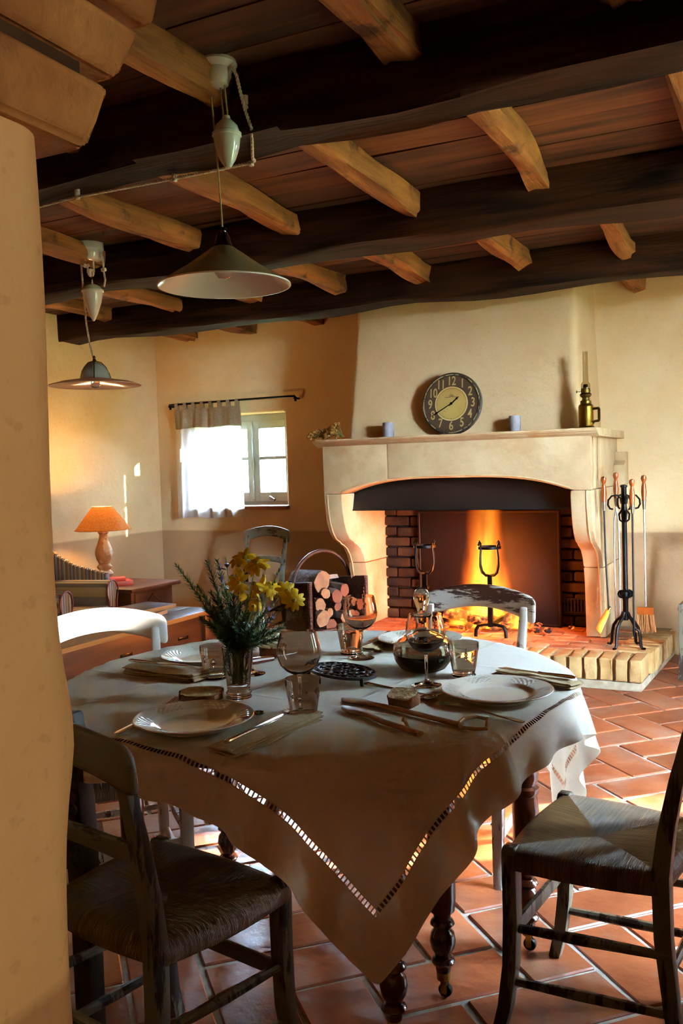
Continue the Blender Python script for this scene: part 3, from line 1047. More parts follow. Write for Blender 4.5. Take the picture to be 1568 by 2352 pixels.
# ------------------------------------------------------------------ andirons
def andiron(loc, rz, label):
    a = thing('andiron', label, 'andiron', loc, rz, 'andirons')
    MB().tube([(-.105, -.005, 0), (-.102, -.004, .045), (-.085, 0, .075), (-.04, 0, .085), (.04, 0, .085), (.085, 0, .075), (.102, -.004, .045), (.105, -.005, 0)], .0125, 8).build('foot', M_IRON, a)
    MB().leg([(0, 0, .07), (0, 0, .30), (0, 0, .305), (0, 0, .325), (0, 0, .33), (0, 0, .42)], [.034, .03, .042, .042, .028, .026], [.03, .028, .038, .038, .026, .024]).build('shaft', M_IRON, a, bevel=.003)
    MB().bar((0, 0, .085), (0, .34, .085), .024, .03).build('log_bar', M_IRON, a, bevel=.003)
    MB().leg([(0, .33, 0), (0, .33, .085)], .024, .024).build('rear_foot', M_IRON, a)
    for k in range(4):
        q = PI / 4 + k * PI / 2 + .3
        c, s = math.cos(q), math.sin(q)
        pts = [(c * r_, s * r_, z) for r_, z in ((.006, .415), (.042, .418), (.070, .440), (.084, .485), (.083, .54), (.076, .59), (.078, .625), (.092, .642), (.100, .632), (.094, .622))]
        MB().tube(pts, [.008, .008, .008, .0075, .007, .007, .0065, .006, .006, .005], 6).build('cup_arm', M_IRON, a)
    MB().shell([(.068, .595), (.079, .595), (.079, .613), (.068, .613)], 24).build('cup_ring', M_IRON, a)
    return a


andiron((-1.80, 5.80, HZ + .012), .0, 'wrought iron andiron with a cup top standing before the flames')
andiron((-2.275, 5.84, HZ + .012), .0, 'wrought iron andiron with a cup top left of the flames')

# ------------------------------------------------------------------ fire
def flame_mat(name, H, Rb, strength, seed):
    t = NT(name)
    tc = t.n('TexCoord').outputs['Object']
    s = t.n('SeparateXYZ', {0: tc})
    h = t.math('DIVIDE', s.outputs[2], H)
    hc = t.math('MAXIMUM', t.math('MINIMUM', h, 1.0), 0.0)
    mp = t.n('Mapping', {'Vector': tc, 'Scale': (6.0, 6.0, 2.0), 'Location': (seed, seed * 1.7, 0)})
    nx = t.math('SUBTRACT', t.noise(mp.outputs[0], 1.0, 2.0), 0.5)
    mp2 = t.n('Mapping', {'Vector': tc, 'Scale': (6.0, 6.0, 2.0), 'Location': (seed + 9, 3, 5)})
    ny = t.math('SUBTRACT', t.noise(mp2.outputs[0], 1.0, 2.0), 0.5)
    amp = t.math('MULTIPLY', t.math('ADD', hc, 0.15), 0.22)
    x = t.math('ADD', s.outputs[0], t.math('MULTIPLY', nx, amp))
    y = t.math('ADD', s.outputs[1], t.math('MULTIPLY', ny, amp))
    r = t.math('SQRT', t.math('ADD', t.math('MULTIPLY', x, x), t.math('MULTIPLY', y, y)))
    prof = t.math('MULTIPLY', t.math('SUBTRACT', 1.02, t.math('MULTIPLY', t.math('POWER', hc, 1.6), .62)), Rb)
    prof = t.math('MAXIMUM', prof, 0.002)
    d = t.math('SUBTRACT', 1.0, t.math('DIVIDE', r, prof), clamp=True)
    mp3 = t.n('Mapping', {'Vector': tc, 'Scale': (16.0, 16.0, 3.2), 'Location': (seed * 2, 0, 1)})
    st = t.ramp(t.noise(mp3.outputs[0], 1.0, 3.0), 0.30, 0.62)
    dens = t.math('MULTIPLY', t.math('POWER', d, 1.2), t.math('ADD', t.math('MULTIPLY', st, 0.8), 0.2))
    fade = t.math('SUBTRACT', 1.0, t.math('POWER', hc, 2.5), clamp=True)
    heat = t.math('SUBTRACT', t.math('ADD', t.math('MULTIPLY', d, 0.75), 0.42), t.math('MULTIPLY', hc, 0.52))
    rp_ = t.n('ValToRGB', {'Fac': heat})
    e = rp_.color_ramp.elements
    e[0].position, e[0].color = 0.05, (1.0, 0.07, 0.004, 1)
    e[1].position, e[1].color = 0.85, (1.0, 0.44, 0.04, 1)
    m_ = e.new(0.42)
    m_.color = (1.0, 0.17, 0.008, 1)
    stg = t.math('MULTIPLY', t.math('MULTIPLY', dens, fade), t.math('MULTIPLY', t.math('ADD', t.math('MULTIPLY', t.math('SUBTRACT', 1.0, hc), 1.25), 0.38), strength))
    em = t.n('Emission', {'Color': rp_.outputs[0], 'Strength': stg})
    t.t.links.new(em.outputs[0], t.out.inputs['Volume'])
    return t.m


fire = thing('fire', 'tall orange and yellow fire burning in the fireplace', 'fire', (-1.93, 6.13, HZ + .01))


def flame(x, y, H, Rb, strength, seed, sy=1.0):
    pr = [(Rb * 1.0, 0.0), (Rb * 1.35, H * .08), (Rb * 1.35, H * .35), (Rb * 1.15, H * .65), (Rb * 1.0, H * .9), (Rb * .6, H)]
    o = MB().lathe(pr, 20).build('flame', flame_mat('flame_%d' % seed, H, Rb, strength, seed), fire)
    o.location = (x, y, .02)
    return o


flame(-.01, .02, 1.3, .165, 15.0, 1)
flame(-.02, -.06, .62, .15, 20.0, 2)
flame(.10, -.02, .50, .13, 20.0, 3)
flame(.24, -.05, .26, .10, 34.0, 4)
flame(-.20, -.04, .26, .09, 28.0, 5)


def ember_mat():
    t = NT('glowing_ember')
    v = t.coord((1, 1, 1), seed=True)
    n = t.noise(v, 22.0, 4.0)
    k = t.ramp(n, 0.46, 0.62)
    b = t.bsdf(Base_Color=lin('1a0f0a'), Roughness=0.9)
    col = t.n('ValToRGB', {'Fac': n})
    e = col.color_ramp.elements
    e[0].position, e[0].color = 0.45, (0.8, 0.03, 0.005, 1)
    e[1].position, e[1].color = 0.70, (1.0, 0.30, 0.03, 1)
    t.set(b, 'Emission Color', col.outputs[0])
    t.set(b, 'Emission Strength', t.math('MULTIPLY', k, 2.2))
    return t.m


M_EMBER = ember_mat()
re_ = random.Random(21)
for k in range(46):
    a, r_ = re_.uniform(0, 6.28), abs(re_.gauss(0, .16))
    m = MB().lathe([(0.002, -.02), (.022, -.012), (.027, .004), (.018, .018), (.002, .022)], 7)
    sc = re_.uniform(.6, 1.5)
    o = m.build('ember', M_EMBER, fire, smooth=False, rough=.005, seed=k)
    o.location = (math.cos(a) * r_ * 1.6, math.sin(a) * r_ * .7 - .02, .018 + max(0, .05 - r_ * .2) * re_.random())
    o.scale = (sc * 1.2, sc, sc * .8)
    o.rotation_euler = (re_.uniform(-.6, .6), re_.uniform(-.6, .6), a)
for k, (x, y, z, rz, ry, L, rr) in enumerate(((-.05, .0, .075, .25, .12, .52, .042), (.10, .05, .10, -.5, -.2, .48, .038), (.05, -.08, .07, 1.0, .15, .36, .032), (.17, -.03, .09, .5, -.5, .30, .028))):
    m = MB().tube([(-L / 2 + L * i / 6, .008 * math.sin(i * 1.7), .006 * math.cos(i * 2.1)) for i in range(7)], [rr * (1 + .12 * math.sin(i * 2.3)) for i in range(7)], 9)
    o = m.build('burning_log', M_EMBER, fire, rough=.002, seed=k)
    o.location = (x, y, z)
    o.rotation_euler = (0, ry, rz)
for (x, y, z, en, rad) in ((-.05, -.22, .28, 34.0, .10), (-.02, -.20, .58, 20.0, .10)):
    pl = bpy.data.lights.new('fire_glow', 'POINT')
    pl.energy = en
    pl.color = (1.0, 0.25, 0.035)
    pl.shadow_soft_size = rad
    lo = bpy.data.objects.new('fire_glow', pl)
    COL.objects.link(lo)
    lo.parent = fire
    lo.location = (x, y, z)

# ------------------------------------------------------------------ fire irons on their stand
TX, TY = -0.925, 5.80
st = thing('fire_iron_stand', 'black iron stand for fire tools on the right end of the hearth', 'stand', (TX, TY, HZ))
for k in range(4):
    q = PI / 4 + k * PI / 2 + .35
    c, s = math.cos(q), math.sin(q)
    MB().tube([(c * r_, s * r_, z) for r_, z in ((.135, .006), (.115, .006), (.105, .02), (.100, .08), (.088, .13), (.062, .165), (.03, .19), (.016, .22))], [.008, .009, .010, .010, .010, .010, .010, .009], 7).build('leg', M_IRON, st)
MB().lathe([(.017, .17), (.017, .30), (.023, .31), (.026, .33), (.023, .35), (.017, .36), (.016, .80), (.019, .82), (.020, .86), (.017, .88), (.017, 1.0), (.022, 1.005), (.022, 1.015), (.008, 1.02)], 12).build('column', M_IRON, st)
for k in range(4):
    q = k * PI / 2 + .54
    c, s = math.cos(q), math.sin(q)
    MB().tube([(c * r_, s * r_, z) for r_, z in ((.016, .90), (.022, .935), (.045, .955), (.078, .950), (.10, .925), (.103, .895), (.09, .872), (.072, .868))], .006, 7).build('hook', M_IRON, st)
    MB().tube([(c * r_, s * r_, z) for r_, z in ((.016, .86), (.034, .835), (.030, .80), (.016, .79))], .006, 6).build('scroll', M_IRON, st)
    MB().shell([(.022 - .006, -.004), (.022 + .006, -.004), (.028, .004), (.016, .004)], 10, T(c * .022, s * .022, .335) @ R('X', PI / 2)).build('scroll', M_IRON, st)


def tool(name, label, k, extra, zoff=0.0):
    q = k * PI / 2 + .54
    c, s = math.cos(q) * .128, math.sin(q) * .128
    t = thing(name, label, 'fire tool', (TX + c, TY + s, HZ), 0, None)
    MB().lathe([(.003, 1.075 + zoff), (.014, 1.07 + zoff), (.018, 1.055 + zoff), (.014, 1.04 + zoff), (.009, 1.03 + zoff), (.014, 1.005 + zoff), (.017, .97 + zoff), (.013, .925 + zoff), (.014, .915 + zoff), (.003, .91 + zoff)], 14).build('handle', M_HANDLE, t)
    MB().lathe([(.012, .915 + zoff), (.011, .89 + zoff), (.008, .862 + zoff), (.004, .858 + zoff)], 12).build('ferrule', M_STEEL, t)
    extra(t, zoff)
    return t


def t_shovel(t, zo):
    MB().tube([(0, 0, .87), (.004, 0, .60), (.02, -.01, .24)], .006, 6).build('rod', M_IRON, t)
    Mx = T(.02, -.01, .235) @ R('Y', .5) @ R('Z', 2.2)
    MB().hexa([(-.018, 0, .0), (.018, 0, .0), (.018, .006, 0), (-.018, .006, 0), (-.014, 0, .03), (.014, 0, .03), (.014, .006, .03), (-.014, .006, .03)], Mx).hexa(
        [(-.045, -.01, -.15), (.045, -.01, -.15), (.045, -.005, -.15), (-.045, -.005, -.15), (-.03, 0, 0), (.03, 0, 0), (.03, .006, 0), (-.03, .006, 0)], Mx).build('blade', M_STEEL, t, bevel=.002)


def t_brush(t, zo):
    MB().tube([(0, 0, .87), (.002, 0, .25)], .0055, 6).build('rod', M_STEEL, t)
    MB().hexa([(-.05, -.018, .20), (.05, -.018, .20), (.05, .018, .20), (-.05, .018, .20), (-.05, -.014, .245), (.05, -.014, .245), (.05, .014, .245), (-.05, .014, .245)]).build('brush_block', M_HANDLE, t, bevel=.004)
    m = MB()
    r = random.Random(2)
    for i in range(90):
        x, y = r.uniform(-.046, .046), r.uniform(-.016, .016)
        m.tube([(x, y, .205), (x * 1.15 + r.uniform(-.006, .006), y * 1.3, .15), (x * 1.3 + r.uniform(-.01, .01), y * 1.6, r.uniform(.085, .10))], .0028, 4)
    o = m.build('bristles', M_BRISTLE, t)
    o['kind'] = 'stuff'


def t_poker(t, zo):
    MB().tube([(0, 0, .87), (0, 0, .20), (0, 0, .12), (0, 0, .075)], [.006, .006, .010, .002], 6).build('rod', M_IRON, t)
    MB().tube([(0, 0, .14), (.03, 0, .125), (.035, 0, .10)], [.006, .006, .003], 6).build('poker_hook', M_IRON, t)


def t_tongs(t, zo):
    MB().tube([(0, 0, .87), (-.012, 0, .80), (-.016, 0, .60), (-.012, 0, .12)], .0055, 6).build('tong_arm', M_STEEL, t)
    MB().tube([(0, 0, .87), (.012, 0, .80), (.016, 0, .60), (.012, 0, .12)], .0055, 6).build('tong_arm', M_STEEL, t)


tool('hearth_shovel', 'steel fire shovel with an orange wooden handle on the left of the stand', 2, t_shovel)
tool('hearth_brush', 'hearth brush with tawny bristles hanging on the right of the stand', 0, t_brush)
tool('fire_poker', 'black iron poker hanging at the front of the tool stand', 3, t_poker, -.02)
tool('fire_tongs', 'slim steel fire tongs at the back of the tool stand', 1, t_tongs, .02)

# ------------------------------------------------------------------ on the mantel shelf
MZ = 1.566
ck = thing('wall_clock', 'round brown clock with cream numerals leaning on the chimney', 'clock', (-2.045, 5.80, MZ), 0, rot=(-.11, 0, 0))
CR = .212
Mc = T(0, 0, CR) @ R('X', PI / 2)
MB().lathe([(.003, -.012), (CR, -.012), (CR, .006), (CR - .006, .012), (CR - .020, .012), (CR - .022, .006), (.003, .006)], 64, Mc).build('case', pmat('dark_clock_rim', '241a10', '3a2c1c', 14, rough=.5, c3='8a7650', s3=18, lo3=.58, hi3=.66), ck)
MB().lathe([(.003, .0062), (CR - .023, .0062), (CR - .023, .0075), (.003, .0075)], 64, Mc).build('dial', pmat('brown_clock_dial', '3d2716', '4a301c', 6, rough=.6), ck)
MB().lathe([(.003, .0078), (.113, .0078), (.113, .009), (.003, .009)], 64, Mc).build('centre_dial', pmat('cream_clock_dial', 'a8863f', 'b5944c', 5, rough=.6), ck)
MB().shell([(.111, .008), (.116, .008), (.116, .0105), (.111, .0105)], 64, Mc).build('dial_ring', pmat('pale_ring', 'c7ad72', 'd0b87e', 5, rough=.5), ck)
MB().shell([(CR - .017, .012), (CR - .011, .012), (CR - .011, .0135), (CR - .017, .0135)], 64, Mc).build('rim_band', pmat('worn_rim_band', '2a2014', 'a89468', 30, rough=.5, lo=.42, hi=.5), ck)
M_NUM = pmat('cream_numeral', 'a58a50', 'b0955a', 8, rough=.6, bump=0)
for k in range(1, 13):
    cu = bpy.data.curves.new('numeral', 'FONT')
    cu.body = str(k)
    cu.align_x, cu.align_y = 'CENTER', 'CENTER'
    cu.size = .078
    cu.extrude = .0006
    cu.offset = .0012
    o = bpy.data.objects.new('numeral', cu)
    COL.objects.link(o)
    bpy.context.view_layer.update()
    me = bpy.data.meshes.new_from_object(o.evaluated_get(bpy.context.evaluated_depsgraph_get()))
    bpy.data.objects.remove(o, do_unlink=True)
    me.materials.clear()
    me.materials.append(M_NUM)
    a = PI / 2 - k * PI / 6
    link('numeral', me, ck, Mc @ T(math.cos(a) * .152, math.sin(a) * .152, .0085) @ Matrix.Diagonal((.8, 1.1, 1, 1)))
for k in range(60):
    pass
mk = MB()
for k in range(60):
    a = k * PI / 30
    Mk = Mc @ R('Z', a) @ T(.104, 0, .0095)
    mk.box(-.003 - (.003 if k % 5 == 0 else 0), .003, -.0008, .0008, 0, .0006, Mk)
mk.build('minute_marks', M_BLACK, ck, smooth=False)
for nm, ang, L, wd in (('minute_hand', PI / 2 - 40 * PI / 30, .172, .007), ('hour_hand', PI / 2 - 1.63 * PI / 6, .072, .009)):
    Mh = Mc @ R('Z', ang) @ T(0, 0, .013 if nm == 'minute_hand' else .0115)
    MB().prism([(-.02, -wd * .4), (L * .62, -wd * .5), (L * .68, -wd), (L * .80, -wd * .5), (L, 0), (L * .80, wd * .5), (L * .68, wd), (L * .62, wd * .5), (-.02, wd * .4)], 0, .0012, Mh).build(nm, M_BLACK, ck)
MB().lathe([(.009, .011), (.009, .016), (.002, .017)], 16, Mc).build('hand_pin', M_BLACK, ck)
# engraved emblem under the twelve: a pale ornament
em = MB()
for k in range(7):
    a = PI * k / 6
    em.tube([(math.cos(a) * .004, .045 + math.sin(a) * .004, .0095), (math.cos(a) * .045 * (1 if k in (0, 6) else .5), .045 + math.sin(a) * .022, .0095)], .0022, 5, Mc)
em.build('dial_emblem', pmat('emblem_ink', '6b5530', '7a6238', 8, rough=.7), ck)


def candle(loc, lab):
    c = thing('pillar_candle', lab, 'candle', loc, 0, 'mantel candles')
    MB().lathe([(.003, 0), (.037, 0), (.0385, .004), (.0385, .100), (.036, .106), (.026, .104), (.003, .102)], 28).build('wax', M_CANDLE, c)
    MB().tube([(0, 0, .10), (.001, 0, .108), (.003, 0, .114)], .0012, 5).build('wick', M_BLACK, c)


candle((-2.50, 5.78, MZ), 'short lilac pillar candle left of the clock')
candle((-1.60, 5.78, MZ), 'short lilac pillar candle between clock and oil lamp')

ol = thing('oil_lamp', 'brass oil lamp with tall glass chimney at the right of the mantel', 'lamp', (-1.14, 5.76, MZ))
MB().lathe([(.003, 0), (.056, 0), (.057, .006), (.050, .010), (.047, .016), (.0465, .135), (.044, .145), (.036, .152), (.034, .156), (.003, .157)], 32).build('tank', M_BRASS, ol)
MB().lathe([(.033, .156), (.034, .172), (.024, .178), (.022, .192), (.032, .200), (.037, .212), (.034, .216), (.028, .222), (.030, .235), (.028, .25), (.016, .254), (.014, .275), (.003, .277)], 28).build('burner', M_DBRASS, ol)
MB().shell([(.026, .25), (.028, .25), (.028, .275), (.020, .287), (.0165, .295), (.0150, .48), (.0140, .48), (.0155, .295), (.019, .285), (.026, .272)], 24).build('glass_chimney', M_GLASS, ol)
MB().tube([(.046, 0, .12), (.085, 0, .122), (.088, 0, .118), (.088, 0, .05), (.084, 0, .045), (.055, 0, .042), (.047, 0, .03)], .0055, 6, R('Z', -.3), flat=1.6).build('handle', M_DBRASS, ol)
MB().tube([(.03, 0, .23), (.055, .0, .23)], .002, 6, R('Z', -2.6)).lathe([(.002, 0), (.008, .001), (.008, .004), (.002, .005)], 12, R('Z', -2.6) @ T(.055, 0, .23) @ R('Y', PI / 2)).build('wick_knob', M_DBRASS, ol)

df_ = thing('dried_flowers', 'bunch of dried ochre flowers lying on the left end of the mantel', 'dried flowers', (-2.90, 5.68, MZ))
r = random.Random(12)
for k in range(24):
    ax, az = r.uniform(-.11, .09), r.uniform(.02, .13)
    ax = r.uniform(-.15, .05)
    tip = Vector((ax, r.uniform(-.04, .04), .022 + (ax + .15) * .5 * r.random() + .02 * r.random()))
    MB().tube([(.10, r.uniform(-.02, .02), .02), ((.10 + tip.x) / 2, tip.y * .5, .03 + tip.z * .5), tip], .002, 5).build('stem', M_DRYGREEN, df_)
    m = MB()
    for q in range(18):
        d = Vector((r.gauss(0, 1), r.gauss(0, 1), r.gauss(0, 1))).normalized() * r.uniform(.006, .022)
        c = tip + d
        c.z = max(c.z, .012)
        m.lathe([(.001, -.009), (.009, -.004), (.0095, .003), (.001, .009)], 6, T(*c) @ R('X', r.uniform(-1, 1)))
    o = m.build('flower_head', M_DRIED, df_, rough=.0015, seed=k)
    o['kind'] = 'stuff'

# ------------------------------------------------------------------ log basket
BR = 1.12
bk = thing('log_basket', 'dark wicker log basket with arched handle left of the fireplace', 'basket', (-3.10, 5.86, HZ), BR)


def wicker_wall(path, z0f, z1f, th=.012, nz=26):
    rows_o, rows_i = [], []
    n = len(path)
    for iz in range(nz + 1):
        ro, ri = [], []
        for k, (x, y) in enumerate(path):
            f = k / (n - 1)
            z = z0f(f) + (z1f(f) - z0f(f)) * iz / nz
            p, q = path[max(k - 1, 0)], path[min(k + 1, n - 1)]
            t_ = Vector((q[0] - p[0], q[1] - p[1], 0)).normalized()
            nn = Vector((t_.y, -t_.x, 0))
            bul = .035 * math.sin(PI * min(1, (z / .36))) * .6
            w_ = .0042 * (1 if (iz + k) % 2 else -1)
            ro.append(Vector((x, y, z)) + nn * (th / 2 + w_ + bul))
            ri.append(Vector((x, y, z)) + nn * (-th / 2 + w_ + bul))
        rows_o.append(ro)
        rows_i.append(ri)
    m = MB().grid(rows_o).grid(rows_i)
    return m


def rr_path(a, b, n=34, w=.24, d=.20, rad=.08):
    pts = [(-w, -d), (-w, d - rad)]
    pts += [(-w + rad - rad * math.cos(q), d - rad + rad * math.sin(q)) for q in [PI / 2 * i / 6 for i in range(1, 7)]]
    pts += [(w - rad + rad * math.sin(q), d - rad + rad * math.cos(q)) for q in [PI / 2 * i / 6 for i in range(0, 7)]]
    pts += [(w, -d)]
    L = [0]
    for i in range(1, len(pts)):
        L.append(L[-1] + math.hypot(pts[i][0] - pts[i - 1][0], pts[i][1] - pts[i - 1][1]))
    out = []
    for k in range(n):
        s = (a + (b - a) * k / (n - 1)) * L[-1]
        for i in range(1, len(pts)):
            if s <= L[i] + 1e-9:
                f = (s - L[i - 1]) / (L[i] - L[i - 1] + 1e-9)
                out.append((pts[i - 1][0] + (pts[i][0] - pts[i - 1][0]) * f, pts[i - 1][1] + (pts[i][1] - pts[i - 1][1]) * f))
                break
    return out


P = rr_path(0, 1, 64)
top = lambda f: .30 + .07 * (abs(f - .5) * 2) ** .8 * (1 if True else 0)
wicker_wall(P, lambda f: .02, top).build('basket_wall', M_WICKER, bk, ang=80)
MB().tube([(x * 1.03, y * 1.03, top(k / 63)) for k, (x, y) in enumerate(P)], .011, 8).build('rim', M_WICKER, bk)
for s in (-1, 1):
    m = MB()
    for i in range(28):
        z = .02 + i * (top(0) - .02) / 27
        m.shell([(.011 - .004, -.006), (.011 + .004, -.006), (.016, .006), (.006, .006)], 8, T(s * .255, -.20, z))
    m.build('edge_binding', M_WICKER, bk)
bs = MB().prism([(x, y) for x, y in P], .0, .022)
bs.build('base', M_WICKER, bk)
m = MB()
for i in range(34):
    m.shell([(.007, -.006), (.013, -.006), (.015, .006), (.006, .006)], 8, T(-.24 + i * .0146, -.20, .014) @ R('Y', PI / 2))
m.build('edge_binding', M_WICKER, bk)
MB().tube([(-.262 * math.cos(PI * i / 24) * 1.0, .0, .31 + .26 * math.sin(PI * i / 24)) for i in range(25)], [.013 + .0015 * (i % 2) for i in range(25)], 8).build('handle', M_WICKER, bk)
r = random.Random(31)
logs = [(-.16, .11, .060, 0), (-.05, .045, .045, 1), (.07, .09, .055, 0), (.17, .07, .045, 1), (-.15, .20, .05, 0), (-.04, .13, .032, 2), (.03, .17, .034, 1), (.11, .19, .04, 0), (.19, .16, .045, 1),
        (-.10, .28, .04, 0), (-.01, .25, .05, 1), (.10, .28, .045, 1), (-.11, .365, .075, 2)]
rb = Matrix.Rotation(BR, 4, 'Z')
where = ('at the bottom left', 'low in the middle', 'at the bottom', 'at the bottom right', 'on the left side', 'thin in the middle', 'thin in the centre', 'right of centre', 'on the right side',
         'upper left', 'upper middle', 'upper right', 'thickest and topmost')
for k, (x, z, rr_, kind) in enumerate(logs):
    y0 = -.17 + r.uniform(-.05, .03)
    base = Vector((-3.10, 5.86, HZ)) + (rb @ Vector((x, 0, z)))
    lg = thing('firewood_log', 'firewood log lying in the wicker basket, ' + where[k], 'log', base, BR, 'logs in the basket')
    n = 12
    tl = (r.uniform(-.03, .03), r.uniform(-.03, .03))
    wob = [1 + .10 * math.sin(q * 2 + k) + .05 * math.sin(q * 5 + k * 2) for q in [2 * PI * i / n for i in range(n)]]
    rows = [[(rr_ * wob[i] * math.cos(2 * PI * i / n) + tl[0] * f, y0 + .34 * f, rr_ * wob[i] * math.sin(2 * PI * i / n) + tl[1] * f) for i in range(n)] for f in (0, .25, .5, .75, 1)]
    m = MB().grid(rows, wrap=True)
    m.f.append(tuple(4 * n + i for i in range(n)))
    m.build('bark', M_BARK, lg, rough=.0015, seed=k)
    e = MB().add([(p[0] * .96, y0 - .002, p[2] * .96) for p in rows[0]] + [(p[0] * 1.0, y0 + .004, p[2] * 1.0) for p in rows[0]], [tuple(range(n))] + [(i, (i + 1) % n, n + (i + 1) % n, n + i) for i in range(n)])
    e.build('cut_end', (M_LOGEND, M_LOGRED, M_LOGEND)[kind], lg, smooth=False)
npap = thing('newspaper', 'folded grey newspaper tucked behind the logs in the basket', 'newspaper', Vector((-3.10, 5.86, HZ)) + (rb @ Vector((.06, .10, .34))), BR)
for k in range(4):
    MB().box(-.12 + k * .004, .12 - k * .003, -.07, .07, k * .008, k * .008 + .006, R('X', -.15)).build('page', pmat('newsprint_%d' % k, 'a89c8c', '8a8074', 30, rough=.9), npap)
# ================================================================== dining table, cloth
TC = Vector((-1.234, 2.273, 0))
TR, TZ = 0.728, 0.757
tbl = thing('dining_table', 'round dining table on dark turned legs with casters under the linen cloth', 'table', TC)
MB().lathe([(.003, .728), (TR - .01, .728), (TR, .738), (TR, .75), (TR - .008, TZ), (.003, TZ)], 72).build('tabletop', M_TURNED, tbl)
legs = [(.394, -.39), (.43, -.153), (.57, .15), (-.394, .39), (-.43, .153), (-.57, -.15)]
for k in range(6):
    a, b = legs[k], legs[(k + 1) % 6]
for (a, b) in ((0, 2), (2, 3), (3, 5), (5, 0)):
    MB().bar((legs[a][0], legs[a][1], .675), (legs[b][0], legs[b][1], .675), .022, .10).build('apron', M_TURNED, tbl, bevel=.003)
LP = [(.003, .042), (.013, .042), (.016, .05), (.0165, .06), (.019, .066), (.021, .080), (.027, .084), (.031, .092), (.027, .100), (.020, .104), (.022, .112), (.030, .126), (.0335, .146), (.030, .166), (.021, .178), (.024, .182),
      (.032, .190), (.028, .199), (.020, .204), (.024, .215), (.033, .225), (.036, .26), (.037, .40), (.033, .44), (.039, .45), (.039, .462), (.031, .468), (.038, .49), (.039, .60), (.034, .62), (.034, .73), (.003, .73)]
for (x, y) in legs:
    lg = MB().lathe(LP, 24, T(x, y, 0)).build('leg', M_TURNED, tbl)
    c = MB().lathe([(.002, -.008), (.016, -.008), (.018, -.005), (.018, .005), (.016, .008), (.002, .008)], 18, T(x + .006, y - .004, .018) @ R('X', PI / 2)).build('caster', M_IRON, lg)
    MB().lathe([(.014, .040), (.0175, .043), (.018, .064), (.015, .067)], 18, T(x, y, 0)).build('caster_ferrule', M_BRASS, lg)
    MB().box(x - .004, x + .012, y - .014, y - .011, .010, .045).box(x - .004, x + .012, y + .004, y + .007, .010, .045).build('caster_fork', M_BRASS, lg)


